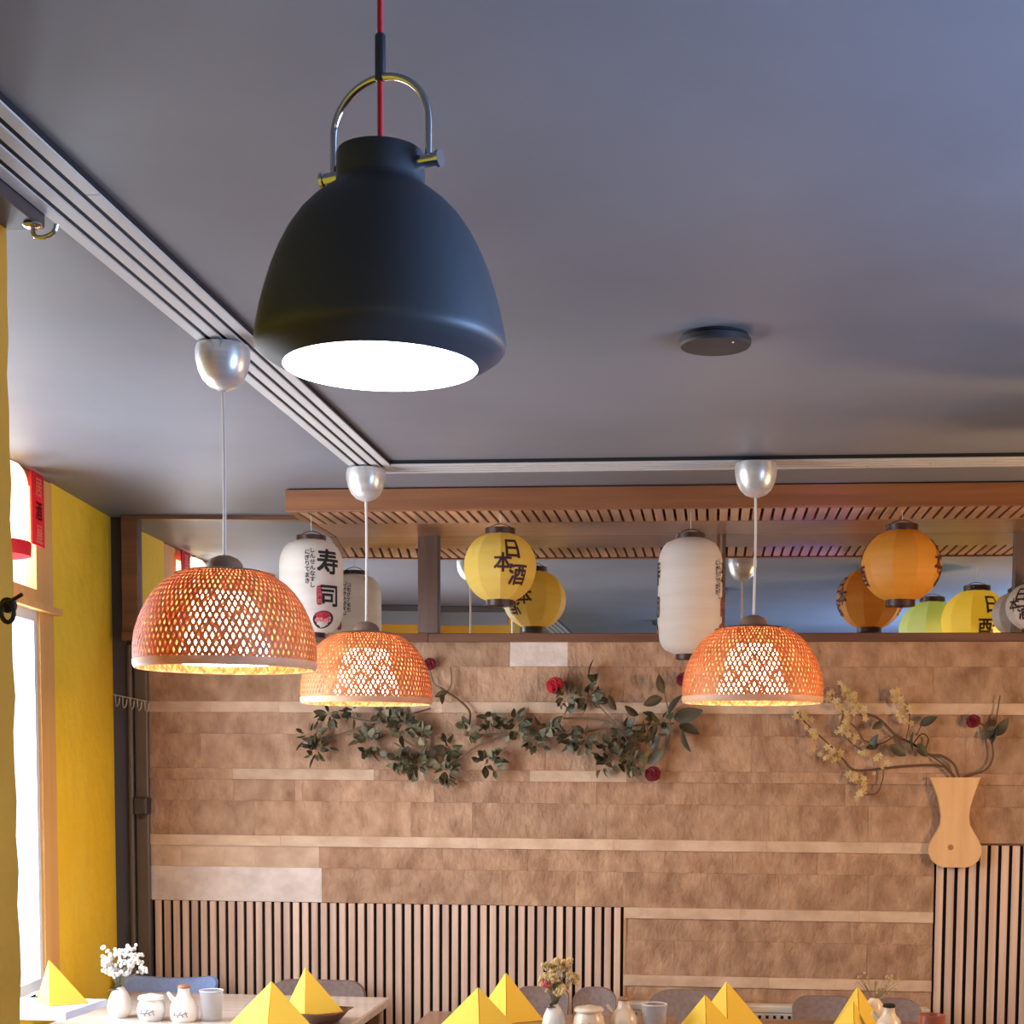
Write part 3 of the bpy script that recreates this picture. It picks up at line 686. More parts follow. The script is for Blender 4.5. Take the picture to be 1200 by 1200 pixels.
# ------------------------------------------------------------------ paper lanterns
def poly_r(r, th, n, a0):
    if n > 30: return r
    d = (th - a0) % (2 * PI / n)
    return r * math.cos(PI / n) / math.cos(d - PI / n)
class Lantern:
    def __init__(s, name, label, ctr, R, H, shape, m, nseg=10, cap_r=0.42, group=None, hang=None, a0=0.0, rowscale=1.0, cord=True):
        s.c = Vector(ctr); s.R = R; s.H = H; s.shape = shape; s.n = nseg; s.a0 = a0; s.cap_r = cap_r
        s.o = thing(name, label, 'lantern', s.c, group)
        rows = 26
        pr = [(s.rad(-H/2 + H * i / rows), -H/2 + H * i / rows) for i in range(rows + 1)]
        s.body = MB().lathe(pr, s.c, nseg, a0).build('paper_body', m, s.o, smooth=(nseg > 30))
        if shape == 'ball':
            me = s.o.children[0].data
            for p in me.polygons: p.use_smooth = True
            bm = bmesh.new(); bm.from_mesh(me)
            for e in bm.edges:
                if abs(e.verts[0].co.z - e.verts[1].co.z) > 1e-5: e.smooth = False
            bm.to_mesh(me); bm.free()
        cr = R * cap_r
        for sg, rr, nm in ((1, cr, 'top_ring'), (-1, cr * 0.92, 'bottom_ring')):
            z0 = sg * H / 2; z1 = sg * (H / 2 + R * 0.15)
            MB().lathe([(rr * 0.9, z0 - sg * 0.003), (rr, z0 - sg * 0.003), (rr, z1), (rr * 0.9, z1), (rr * 0.9, z0 - sg * 0.003)], s.c, 32).build(nm, M['lantern_cap'], s.o, True)
        if hang:
            top = s.c + Vector((0, 0, H / 2 + R * 0.15))
            MB().tube([top + Vector((-rr, 0, -0.004)), top + Vector((-rr * 0.5, 0, 0.012)), top + Vector((0, 0, 0.018)), top + Vector((rr * 0.5, 0, 0.012)), top + Vector((rr, 0, -0.004))], 0.0015, 6, 3).build('wire_handle', M['iron'], s.o, True)
            if cord: MB().tube([top + Vector((0, 0, 0.017)), Vector((top.x, top.y, hang))], 0.0014, 6).build('cord', M['white_cord'], s.o, True)
    def rad(s, z):
        t = max(-1, min(1, 2 * z / s.H)); c = s.cap_r
        if s.shape == 'ball':
            return s.R * math.sqrt(max(0, 1 - (t * math.sqrt(1 - c * c)) ** 2))
        e = 0.80 * s.R / (s.H / 2)                   # rounded shoulders of the long lantern
        q = (abs(t) - (1 - e)) / e
        if q <= 0: return s.R
        return s.R * (c + (1 - c) * math.sqrt(max(0, 1 - q * q)))
    def surf(s, th, z, off=0.0026):
        r = poly_r(s.rad(z), th, s.n, s.a0) + off
        return s.c + Vector((r * math.cos(th), r * math.sin(th), z))
    def write(s, txt, size, th, z, m, name='lettering', par=None, yscale=1.0):
        vs, fs = text_mesh(txt, size)
        if not vs: return None
        return MB().add([s.surf(th + v.x / s.R, z + v.y * yscale) for v in vs], fs).build(name, m, par or s.body)
    def patch(s, th, z, w, h, m, name, off=0.0015, n=20, squash=2.0):
        vs = [s.surf(th, z, off)]
        for i in range(n):
            a = 2 * PI * i / n; cx = math.copysign(abs(math.cos(a)) ** (2 / squash), math.cos(a)); sy = math.copysign(abs(math.sin(a)) ** (2 / squash), math.sin(a))
            vs.append(s.surf(th + w * cx / s.R, z + h * sy, off))
        return MB().add(vs, [(0, 1 + i, 1 + (i + 1) % n) for i in range(n)]).build(name, m, s.body)
def sake_print(l, th):                              # three characters staggered as on the lanterns
    q = l.R / 44
    l.write('日', 25 * q, th + 0.06, 17 * q, M['ink']); l.write('本', 23 * q, th - 0.22, 1 * q, M['ink']); l.write('酒', 25 * q, th + 0.22, -12 * q, M['ink'])
def sushi_print(l, th):
    q = l.R / 37
    l.write('寿', 30 * q, th, 26 * q, M['ink_black']); l.write('司', 27 * q, th + 0.03, -13 * q, M['ink_black'])
    for j, (txt, dx) in enumerate((('しんせんなすし', -19), ('にぎりてまき', -25))):
        for i, ch in enumerate(txt):
            l.write(ch, 6.5 * q, th + dx / 37, (38 - 6.6 * i - 2 * j) * q, M['ink_black'], 'small_lettering')
    l.patch(th - 11.5 / 37, -13 * q, 3.2 * q, 11 * q, M['ink_red'], 'red_stamp', squash=5)
    for i, ch in enumerate('江戸前'): l.write(ch, 5.5 * q, th - 11.5 / 37, (-6.5 - 6.5 * i) * q, M['ink_pink'], 'stamp_lettering')
    l.patch(th - 5 / 37, -40 * q, 14 * q, 10 * q, M['ink'], 'roll_picture', 0.0012)
    l.patch(th - 7 / 37, -35 * q, 10 * q, 4.0 * q, M['ink_red'], 'roll_filling', 0.0018)
    for i in range(4): l.patch(th + (-14 + 5.5 * i) / 37, (-41 + (i % 2)) * q, 2.6 * q, 2.4 * q, M['ink_pink'], 'roll_piece', 0.0024)
VIEW = -PI / 2                                        # facing the viewer
YQ = 5.76
def face(px, Y): return VIEW + math.atan2(P(px, 700, Y=Y).x, -Y) * 0 + math.atan2(-P(px, 700, Y=Y).x, Y)
g_y = None
ctr = P(586, 665, Y=YQ)
l = Lantern('round_lantern', 'yellow round paper lantern with dark letters, left of the middle', ctr, 44 * mpp(YQ), 76 * mpp(YQ), 'ball', M['paper_yellow'], 10, 0.40, None, zpu, a0=VIEW - 0.48)
f_ = face(586, YQ)
sake_print(l, f_ + 0.30); sake_print(l, f_ + 0.30 + PI)
MB().box(ctr + Vector((-0.14, 0.03, -0.09)), ctr + Vector((-0.105, 0.08, -0.02))).v and None
ctr = P(1056, 663, Y=YQ)
l = Lantern('round_lantern', 'amber orange round paper lantern hanging at the right under the canopy', ctr, 45 * mpp(YQ), 78 * mpp(YQ), 'ball', M['paper_orange'], 10, 0.40, None, zpu, a0=VIEW + 0.3)
f_ = face(1056, YQ); sake_print(l, f_ + 1.45); sake_print(l, f_ + 1.45 + PI)
ctr = P(1210, 711, Y=6.17)
l = Lantern('round_lantern', 'pale lantern with dark letters cut by the right picture edge', ctr, 30 * mpp(6.17), 50 * mpp(6.17), 'ball', M['paper_white'], 10, 0.40, None, zpu)
sake_print(l, face(1210, 6.17) - 0.55)
ctr = P(365, 688, Y=YQ)
l = Lantern('long_lantern', 'long white paper lantern with black brush letters behind the left bamboo lamps', ctr, 37.5 * mpp(YQ), 108 * mpp(YQ), 'long', M['paper_white'], 40, 0.46, None, zpu)
f_ = face(365, YQ); sushi_print(l, f_ + 0.55); sushi_print(l, f_ + 0.55 + PI)
ctr = P(808.5, 699.5, Y=YQ)
l = Lantern('long_lantern', 'long plain white paper lantern above the right bamboo lamp', ctr, 37 * mpp(YQ), 132 * mpp(YQ), 'long', M['paper_white'], 40, 0.46, None, zpu)
f_ = face(808.5, YQ); sushi_print(l, f_ + 1.62); sushi_print(l, f_ + 1.62 + PI)
# lanterns further into the room, seen in the mirror
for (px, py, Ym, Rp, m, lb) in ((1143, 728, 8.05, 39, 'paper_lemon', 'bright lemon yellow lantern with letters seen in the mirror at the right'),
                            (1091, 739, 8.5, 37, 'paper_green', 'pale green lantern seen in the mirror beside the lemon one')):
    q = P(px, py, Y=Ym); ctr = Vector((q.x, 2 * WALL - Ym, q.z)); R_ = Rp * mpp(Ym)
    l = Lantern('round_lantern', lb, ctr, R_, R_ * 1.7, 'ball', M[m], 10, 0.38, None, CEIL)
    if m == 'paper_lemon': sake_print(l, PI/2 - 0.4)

# window lantern (lit) and red banner
ctr = P(-8, 592, Y=5.0)
l = Lantern('window_lantern', 'lit cream lantern with red lower band in the upper window', ctr, 0.112, 0.30, 'long', M['paper_lit'], 40, 0.5, None, CEIL)
MB().lathe([(0.117, -0.165), (0.12, -0.125), (0.116, -0.118), (0.113, -0.165), (0.117, -0.165)], ctr, 32).build('red_band', M['paper_red'], l.o, True)
sb0, sb1 = S_of(33)[0], S_of(47.5)[0]
zb0, zb1 = S_of(41, 642)[1], S_of(40, 556)[1]
bn = MB(); bn.prism([W(sb0, zb0, -0.03), W(sb1, zb0, -0.03), W(sb1, CEIL - 0.01, -0.03), W(sb0, CEIL - 0.01, -0.03)], LN * 0.006)
bo = thing('red_banner', 'narrow red vertical banner with dark characters beside the lit lantern', 'banner', W((sb0 + sb1) / 2, zb0, -0.03))
bn.build('cloth', M['paper_red'], bo)
def banner_writing(par, s_c, zc, sz, n, chars, flip=1):
    for i, ch in enumerate(chars):
        vs, fs = text_mesh(ch, sz)
        if vs: MB().add([W(s_c - v.x * flip, zc - i * sz * 1.15 + v.y, n) for v in vs], fs).build('lettering', M['ink'] if i % 2 else M['ink_gold'], par)
wb_ = abs(sb1 - sb0)
hb = CEIL - zb0
banner_writing(bo, (sb0 + sb1) / 2, CEIL - 0.06, min(wb_ * 1.1, hb / 3.7), -0.033, '居酒屋')

# ------------------------------------------------------------------ garlands on the stone wall
def leaf_mesh(name, ln, wd, m, curl=0.25):
    mb = MB(); n = 5; vs = []; fs = []
    for i in range(n + 1):
        t = i / n; wv = wd * 0.5 * math.sin(PI * min(0.985, max(0.03, t ** 0.8))) ** 0.7; y = ln * t; z = -curl * ln * t * t
        vs += [(-wv, y, z + wv * 0.35), (0, y, z), (wv, y, z + wv * 0.35)]
    for i in range(n):
        a = 3 * i
        fs += [(a, a+1, a+4, a+3), (a+1, a+2, a+5, a+4)]
    n0 = len(vs); vs += [(x, y, z - 0.0008) for x, y, z in vs]
    fs += [tuple(q + n0 for q in reversed(f)) for f in fs]
    me = mb.add(vs, fs).build(name, m, None, 'all'); d = me.data; bpy.data.objects.remove(me); return d
LEAF = [leaf_mesh('leaf', 0.054, 0.036, M['leaf_dark']), leaf_mesh('leaf', 0.048, 0.038, M['leaf_grey']), leaf_mesh('leaf', 0.056, 0.02, M['leaf_dark'], 0.1)]
BIG = leaf_mesh('leaf', 0.1, 0.052, M['leaf_deep'], 0.12)
rg = random.Random(11)
def dirrot(d, roll):
    q = Vector(d).normalized().to_track_quat('Y', 'Z').to_matrix().to_4x4()
    return (q @ Matrix.Rotation(roll, 4, 'Y')).to_euler()
def cluster(par, px, py, rpx, n, kinds, depth=0.06, dirbias=None, scale=1.0):
    r0 = par.location; c = P(px, py, Y=WALL - depth)
    for i in range(n):
        a = rg.uniform(0, 2 * PI); el = rg.uniform(-0.15, 1.1)
        d = Vector((math.cos(a) * math.cos(el), -math.sin(el), math.sin(a) * math.cos(el)))
        if dirbias: d = (d + Vector(dirbias) * 1.2).normalized()
        rad = rpx * mpp(WALL) * rg.uniform(0.1, 0.62)
        p = c + Vector((d.x, d.y * 0.8, d.z)) * rad
        p.y = min(p.y, WALL - 0.035)
        inst(rg.choice(kinds), 'leaf', par, p - r0, dirrot(d + Vector((rg.uniform(-.3, .3), 0, rg.uniform(-.3, .3))), PI / 2 + rg.uniform(-1.1, 1.1)), scale * rg.uniform(0.58, 0.95))
def stemw(par, pts, r=0.004, m='stem_grey', name='stem', depth=0.05):
    return MB().tube([P(x, y, Y=WALL - depth) for x, y in pts], r, 6, 5).build(name, M[m], par, True)
def rose(par, px, py, rpx, m, depth=0.07, label=None):
    c = P(px, py, Y=WALL - depth); R_ = rpx * mpp(WALL); mb = MB()
    mb.ball(c, R_ * 0.55, 10, 6)
    for ring_, cnt, el in ((0.55, 4, 0.9), (0.8, 5, 0.55), (1.0, 6, 0.15)):
        for i in range(cnt):
            a = 2 * PI * (i + ring_ * 3) / cnt
            ctr_ = c + Vector((math.cos(a) * R_ * 0.5 * ring_, -R_ * 0.5 * el, math.sin(a) * R_ * 0.5 * ring_))
            nrm = Vector((math.cos(a) * ring_, -0.5 - el, math.sin(a) * ring_)).normalized()
            u_ = nrm.cross(Vector((0.2, 0.1, 1))).normalized(); v_ = nrm.cross(u_)
            rr_ = R_ * (0.42 + 0.16 * ring_); vs = [ctr_ - nrm * rr_ * 0.35]
            for q in range(8):
                t = 2 * PI * q / 8; vs.append(ctr_ + (u_ * math.cos(t) + v_ * math.sin(t)) * rr_ + nrm * rr_ * 0.12 * math.sin(2 * t))
            mb.add(vs, [(0, 1 + q, 1 + (q + 1) % 8) for q in range(8)])
    o = mb.build('rose', M[m], par, True)
    if label: o['label'] = label
    return o
g1 = thing('leafy_garland', 'left garland of grey green leaves on the stone below the middle bamboo lamp', 'garland', P(440, 870, Y=WALL - 0.03))
stemw(g1, [(360, 868), (395, 862), (440, 846), (470, 840), (505, 830)])
stemw(g1, [(452, 838), (458, 856), (474, 868), (496, 876), (498, 850)])
stemw(g1, [(400, 838), (430, 845), (470, 850)])
stemw(g1, [(462, 871), (480, 880), (497, 884), (500, 868)])
stemw(g1, [(440, 876), (470, 893), (520, 898), (560, 874), (600, 858)])
for (px, py, rp, n, kd) in ((372, 878, 30, 26, (2, 2, 0)), (362, 862, 22, 10, (2,)), (386, 836, 20, 14, (2, 2, 0)), (414, 832, 18, 12, (2, 0)), (435, 872, 26, 26, (1, 0)), (450, 838, 16, 12, (1, 0)), (474, 848, 26, 26, (1, 0)), (492, 858, 18, 14, (1, 0)),
                          (468, 893, 22, 20, (1, 0)), (490, 896, 22, 20, (0, 1)), (522, 903, 20, 20, (1, 0)), (527, 876, 14, 12, (0,))):
    cluster(g1, px, py, rp, int(n * 1.3), [LEAF[q] for q in kd], rg.uniform(0.045, 0.075))
g2 = thing('leafy_garland', 'right garland of dark leaves with red roses between the middle and right lamps', 'garland', P(690, 860, Y=WALL - 0.03))
stemw(g2, [(545, 862), (600, 860), (660, 862), (720, 852), (790, 848)])
stemw(g2, [(660, 842), (690, 842), (720, 850), (735, 880), (745, 900)])
stemw(g2, [(690, 815), (712, 838), (730, 860), (750, 890)], 0.003)
stemw(g2, [(780, 880), (786, 850), (778, 810)], 0.003)
for (px, py, rp, n, kd) in ((550, 860, 17, 14, (0, 1)), (575, 893, 23, 26, (1, 0)), (577, 845, 17, 14, (0,)), (605, 850, 24, 24, (0, 0, 1)), (628, 870, 22, 18, (1, 0)), (642, 855, 20, 10, (1, 0)), (664, 818, 22, 20, (1, 0)), (690, 818, 24, 22, (0, 1)), (700, 800, 14, 8, (0,)),
                          (668, 862, 20, 16, (0,)), (688, 868, 22, 16, (0, 1)), (715, 885, 24, 20, (0,)), (742, 890, 24, 20, (0, 1)), (730, 860, 22, 16, (0,)), (760, 860, 20, 10, (1, 0)), (775, 845, 18, 8, (0,)), (708, 895, 16, 8, (0, 1))):
    cluster(g2, px, py, rp, n, [LEAF[q] for q in kd], rg.uniform(0.045, 0.08))
def bigleaf(par, px, py, ang, s=1.0, depth=0.06, tilt=0.3):        # ang: degrees in the picture, 0 = right, 90 = up
    a = math.radians(ang); d = Vector((math.cos(a), -tilt, math.sin(a)))
    inst(BIG, 'leaf', par, P(px, py, Y=WALL - depth) - par.location, dirrot(d, rg.uniform(-0.6, 0.6) + PI / 2), s)
for q in ((778, 812, 110, .8), (776, 818, 200, .85), (790, 842, 15, 1.2), (796, 850, -20, .9), (800, 856, -75, .95), (784, 836, 60, .9), (770, 850, 240, .8), (765, 880, 70, .8), (748, 838, 150, .7), (760, 895, 45, .9), (690, 792, 80, .7), (722, 832, 120, .7)): bigleaf(g2, *q)
rose(g2, 650, 803, 12, 'rose_red', 0.08, 'bright red rose')
rose(g2, 765, 907, 11, 'rose_dark', 0.07, 'dull red rose')
rose(g2, 801, 796, 10, 'rose_dark', 0.06, 'dark red rose half hidden by the right lamp')
g3 = thing('twig', 'bent bare twig with a bud beside the middle bamboo lamp', 'twig', P(540, 830, Y=WALL - 0.03))
stemw(g3, [(547, 862), (551, 840), (548, 830), (536, 819), (524, 811), (516, 806)], 0.0045, 'stem')
stemw(g3, [(524, 811), (529, 800), (528, 782)], 0.003)
rose(g3, 503, 778, 9, 'rose_dark', 0.06, 'dark red rose')
stemw(g3, [(503, 782), (508, 800), (516, 806)], 0.003)
bigleaf(g3, 524, 811, 200, 0.55); bigleaf(g3, 520, 812, 260, 0.5); bigleaf(g3, 548, 852, 160, 0.5)

# ------------------------------------------------------------------ wooden wall vase with branches
wv = thing('wall_vase', 'flat pine wall vase with waisted outline and a knot, on the right stone wall', 'vase', P(1120, 965, Y=WALL - 0.03))
hl = [(29.5, 911), (28, 914), (25, 922), (20.5, 934), (17, 946), (15.5, 956), (16.5, 966), (21, 975), (26.5, 984), (29.8, 992), (30.2, 1000), (27, 1008), (21, 1013.5), (13, 1016.5)]
cxv = 1119.5
out = [(cxv + 0.6 + w_, y) for w_, y in hl] + [(cxv - w_ - (0.5 if y > 940 else -0.5), y) for w_, y in reversed(hl)]
MB().prism([P(x, y, Y=WALL - 0.062) for x, y in out], (0, 0.034, 0)).build('board', M['pine'], wv)
pk = P(1114, 993, Y=WALL - 0.062)
o = MB().lathe([(0.0, 0.001), (0.004, 0.0012), (0.008, 0.001), (0.0115, 0.0)], wv.location, 16).build('knot', M['knot'], wv); o.rotation_euler = (PI/2, 0, 0); o.location = pk - wv.location
bo_ = P(1119, 945, Y=WALL - 0.03)
MB().bbox((bo_.x - 0.03, WALL - 0.03, bo_.z), (bo_.x + 0.03, WALL - 0.018, bo_.z + 0.05), 0.003).build('wall_block', M['pine'], wv)
br = thing('flower_branches', 'dry brown branches with pale blossoms and a dark red rose in the wall vase', 'branches', P(1118, 912, Y=WALL - 0.04))
D_ = 0.05
for pts, rr_ in (([(1120, 914), (1112, 904), (1100, 897), (1060, 898), (1005, 903), (990, 892)], 0.0048), ([(990, 892), (975, 876), (958, 860), (945, 848), (934, 834)], 0.003),
               ([(1124, 912), (1118, 896), (1104, 886), (1088, 884), (1070, 872), (1050, 862), (1033, 845), (1020, 838), (1008, 838)], 0.0052),
               ([(1122, 914), (1140, 908), (1155, 902), (1163, 890), (1163, 874), (1158, 856), (1151, 849), (1142, 846)], 0.0038), ([(1120, 912), (1108, 898), (1096, 889), (1085, 880), (1088, 866), (1080, 860), (1070, 872)], 0.0032),
               ([(1010, 880), (995, 868), (985, 852), (988, 835), (978, 820), (970, 805)], 0.0026), ([(1062, 866), (1066, 845), (1064, 830), (1056, 815)], 0.0024), ([(1035, 900), (1034, 915), (1026, 930), (1005, 930)], 0.0026),
               ([(1050, 862), (1030, 872), (1012, 868)], 0.003), ([(1074, 862), (1080, 850), (1088, 842)], 0.0024), ([(1165, 850), (1168, 838), (1172, 815)], 0.003), ([(1012, 836), (1002, 822), (992, 808)], 0.0024), ([(1012, 868), (1000, 850), (985, 845)], 0.0024)):
    stemw(br, pts, rr_, 'stem', 'branch', D_)
mbb = MB()
for i in range(5):
    a = 2 * PI * i / 5
    d = Vector((math.cos(a), 0.25, math.sin(a))); s_ = Vector((-math.sin(a), 0, math.cos(a)))
    mbb.add([Vector((0, 0, 0)), d * 0.007 + s_ * 0.0042 - Vector((0, 0.002, 0)), d * 0.014 - Vector((0, 0.005, 0)), d * 0.007 - s_ * 0.0042 - Vector((0, 0.002, 0))], [(0, 1, 2, 3)])
bo = mbb.build('blossom', M['blossom']); BL = bo.data; bpy.data.objects.remove(bo)
lines = [[(934, 834), (958, 860), (985, 888)], [(968, 800), (985, 835), (990, 862)], [(990, 808), (1003, 822), (1012, 838)], [(1048, 812), (1060, 825), (1072, 830)], [(985, 845), (1000, 868), (1015, 880)], [(995, 905), (1012, 918), (1005, 932)], [(1064, 830), (1050, 838), (1066, 845)], [(945, 852), (962, 880), (980, 890)], [(1028, 880), (1040, 905), (1000, 915)], [(985, 800), (1000, 830), (978, 860)]]
rb = random.Random(4)
for ln_, cnt in zip(lines, (22, 18, 15, 17, 16, 14, 9, 12, 7, 14)):
    for i in range(cnt):
        t = rb.random() * (len(ln_) - 1); k_ = min(int(t), len(ln_) - 2); q = t - k_
        x = ln_[k_][0] + (ln_[k_+1][0] - ln_[k_][0]) * q + rb.uniform(-5, 5); y = ln_[k_][1] + (ln_[k_+1][1] - ln_[k_][1]) * q + rb.uniform(-5, 5)
        inst(BL, 'blossom', br, P(x, y, Y=WALL - rb.uniform(0.045, 0.075)) - br.location, (rb.uniform(-.6, .6), rb.uniform(0, 6), rb.uniform(-.6, .6)), rb.uniform(0.8, 1.4))
rose(br, 1141, 845, 9.5, 'rose_dark', 0.06, 'dark red rose')
for q in ((1166, 862, 55, .85), (1162, 872, 80, .8), (1152, 866, 40, .6), (1078, 850, 30, .75), (1070, 880, 100, .8), (1062, 885, 150, .85), (1086, 886, 130, .7), (1020, 878, 70, .65), (1036, 846, 210, .6), (1030, 872, 200, .6)): bigleaf(br, *q)

# ------------------------------------------------------------------ tables
ZT = EYE - 0.90
def table(label, x0, x1, y0, y1, tm='table'):
    t = thing('dining_table', label, 'table', ((x0 + x1) / 2, (y0 + y1) / 2, 0), 'dining tables along the bottom edge')
    MB().bbox((x0, y0, ZT - 0.035), (x1, y1, ZT), 0.006).build('tabletop', M[tm], t)
    for x in (x0 + 0.05, x1 - 0.05):
        for y in (y0 + 0.05, y1 - 0.05): MB().bbox((x - 0.025, y - 0.025, 0), (x + 0.025, y + 0.025, ZT - 0.035), 0.004).build('leg', M['table'], t)
xt = lambda px, Y: P(px, 1190, Y=Y).x
table('pale table under the white flower vase at the left', P(105, 1190, Y=5.4).x, xt(430, 5.4), 4.3, 5.80, 'table_pale')
table('brown table under the middle yellow napkins', xt(490, 5.3), xt(792, 5.3), 4.5, 5.50)
table('brown table under the right yellow napkins', xt(802, 5.3), xt(1120, 5.3), 4.5, 5.50)

# ------------------------------------------------------------------ chairs
def chair(label, px0, px1, top_py, Y, m, round_=0.45, sag=0.0):
    a, b = P(px0, 1180, Y=Y).x, P(px1, 1180, Y=Y).x; cx_ = (a + b) / 2; w_ = b - a; zt = P((px0 + px1) / 2, top_py, Y=Y).z
    t = thing('dining_chair', label, 'chair', (cx_, Y - 0.2, 0), 'upholstered chairs before the wall')
    rr_ = w_ * round_ * 0.6; outl = []; zl = 0.5
    n = 7
    for i in range(n + 1):
        q = PI / 2 * i / n; outl.append((a + rr_ - rr_ * math.cos(q), zt - rr_ * 0.75 + rr_ * 0.75 * math.sin(q)))
    if sag: 
        for i in range(1, 6): outl.append((a + rr_ + (w_ - 2 * rr_) * i / 6, zt - sag * math.sin(PI * i / 6)))
    for i in range(n + 1):
        q = PI / 2 * (1 - i / n); outl.append((b - rr_ + rr_ * math.cos(q), zt - rr_ * 0.75 + rr_ * 0.75 * math.sin(q)))
    outl += [(b - 0.01, zl), (a + 0.01, zl)]
    yb = lambda x, z: Y - 0.03 - 0.0 + 0.06 * ((zt - z) / 0.4) * -1 + 0.04 * (1 - ((x - cx_) / (w_ / 2)) ** 2)
    mb = MB(); n_ = len(outl)
    mb.v = [Vector((x, yb(x, z), z)) for x, z in outl] + [Vector((x, yb(x, z) + 0.035, z)) for x, z in outl]
    cf = Vector((cx_, yb(cx_, (zt + zl) / 2), (zt + zl) / 2)); mb.v += [cf, cf + Vector((0, 0.035, 0))]
    for i in range(n_):
        j = (i + 1) % n_
        mb.f += [(i, j, n_ + j, n_ + i), (2 * n_, j, i), (2 * n_ + 1, n_ + i, n_ + j)]
    mb.build('backrest', m, t, True)
    MB().bbox((a + 0.005, Y - 0.35, 0.42), (b - 0.005, Y - 0.07, 0.49), 0.02).build('seat', m, t)
    for x in (a + 0.04, b - 0.04):
        for y in (Y - 0.31, Y - 0.08): MB().tube([(x, y, 0.42), (x + 0.02 * (1 if x > cx_ else -1), y, 0)], 0.012, 8).build('leg', M['chair_leg'], t, True)
        MB().tube([(x, Y - 0.09, 0.43), (x, Y - 0.075, 0.56)], 0.01, 8).build('back_bracket', M['chair_leg'], t, True)
YC = 6.17
chair('blue grey chair back behind the white vase and jars at the left', 140, 256, 1143, YC, M['fabric_blue'], 0.12, 0.015)
chair('grey chair back behind the left pair of napkin pyramids', 318, 429, 1149, YC, M['fabric_grey'], 0.3)
chair('grey brown chair behind the middle flowers', 604, 667, 1157, YC, M['fabric_grey'], 0.35)
chair('small rounded grey chair above the middle sugar jar', 672, 722, 1158, YC, M['fabric_grey'], 0.6)
chair('wide grey brown chair behind the paired napkins right of the middle', 758, 872, 1161, YC, M['fabric_grey'], 0.42)
chair('grey chair left of the rightmost napkins', 928, 1004, 1168, YC, M['fabric_grey'], 0.4)
chair('grey brown chair behind the small bottle at the right', 1020, 1080, 1171, YC, M['fabric_grey'], 0.6)

# radiator under the stone
xr0, xr1 = P(735, 1180, Y=6.28).x, P(1088, 1180, Y=6.28).x; zra = P(900, 1178, Y=6.25).z
t = thing('radiator', 'white radiator with slotted top along the stone wall behind the chairs', 'radiator', ((xr0 + xr1) / 2, 6.27, 0.1))
MB().bbox((xr0, 6.235, 0.12), (xr1, 6.255, zra - 0.03), 0.004).build('front_panel', M['radiator'], t)
MB().bbox((xr0, 6.232, zra - 0.03), (xr1, 6.302, zra), 0.004).build('top_cover', M['radiator'], t)
sl = MB()
for i in range(40):
    x = xr0 + 0.03 + (xr1 - xr0 - 0.06) * i / 39; sl.box((x, 6.2335, zra - 0.06), (x + 0.012, 6.2345, zra - 0.04))
o = sl.build('slots', M['black'], t); o['kind'] = 'stuff'
MB().bbox((xr0 + 0.1, 6.25, 0.0), (xr0 + 0.14, 6.29, 0.13), 0.003).bbox((xr1 - 0.14, 6.25, 0.0), (xr1 - 0.1, 6.29, 0.13), 0.003).build('feet', M['radiator'], t)

# ------------------------------------------------------------------ napkins
def napkin(label, apx, apy, lpx, rpx, bpy_, ridge_px, Yc=None, z0=None):
    z0 = ZT if z0 is None else z0
    Y = Yc or P((lpx + rpx) / 2, bpy_, Z=z0).y
    A_ = P(apx, apy, Y=Y + 0.02); l_ = P(lpx, bpy_, Y=Y + 0.02); r_ = P(rpx, bpy_, Y=Y + 0.02); f_ = P(ridge_px, bpy_, Y=Y - 0.07)
    for q in (l_, r_, f_): q.z = z0 + 0.001
    t = thing('folded_napkin', label, 'napkin', (A_.x, Y, z0), 'yellow folded napkins')
    b_ = Vector(((l_.x + r_.x) / 2, Y + 0.09, z0 + 0.001))
    e = Vector((0, 0, 0.0016))
    MB().add([A_, l_, f_, b_], [(0, 1, 2), (0, 2, 3), (0, 3, 1), (1, 3, 2)]).build('left_fold', M['napkin'], t)
    o = Vector((0.0025, -0.0005, 0))
    MB().add([A_ + o, f_ + o, r_, b_ + o], [(0, 1, 2), (0, 2, 3), (0, 3, 1), (1, 3, 2)]).build('right_fold', M['napkin'], t)
    return t
ZS = 0.845; xs1 = P(128, 1180, Y=5.08).x; ys0 = P(100, 1187, Z=ZS).y
ws = thing('window_shelf', 'board coloured with blue window reflection under the napkin at the left window', 'shelf', (xs1 - 0.2, ys0 + 0.15, ZS - 0.025))
wq = lambda y: W((y - LA.y) / LD.y, 0).x + 0.01
MB().prism([(wq(ys0), ys0, ZS - 0.025), (xs1, ys0, ZS - 0.025), (xs1 + 0.02, ys0 + 0.29, ZS - 0.025), (wq(ys0 + 0.29), ys0 + 0.29, ZS - 0.025)], (0, 0, 0.025)).build('board', M['shelf'], ws)
MB().prism([(wq(ys0), ys0 - 0.004, ZS - 0.027), (xs1, ys0 - 0.004, ZS - 0.027), (xs1, ys0 - 0.0005, ZS - 0.027), (wq(ys0), ys0 - 0.0005, ZS - 0.027)], (0, 0, 0.0275)).build('edge_strip', M['win_white'], ws)
MB().bbox((wq(ys0 + 0.1) + 0.01, ys0 + 0.1, ZS - 0.2), (wq(ys0 + 0.1) + 0.04, ys0 + 0.13, ZS - 0.025), 0.003).build('bracket', M['win_white'], ws)
napkin('yellow napkin pyramid at the window, paler on its left side', 57, 1125, 43, 104, 1176, 58, None, ZS)
napkin('large yellow napkin pyramid standing right of the left glass tumbler', 318, 1150, 262, 372, 1210, 312)
dz = 0.028; Yd = P(372, 1188, Z=ZT + dz).y
napkin('yellow napkin pyramid standing on the dark boat dish', 357.5, 1134, 334, 403, 1186, 357, Yd, ZT + dz + 0.004)
napkin('left one of the two yellow napkin pyramids in the middle', 560, 1157, 508, 612, 1212, 562)
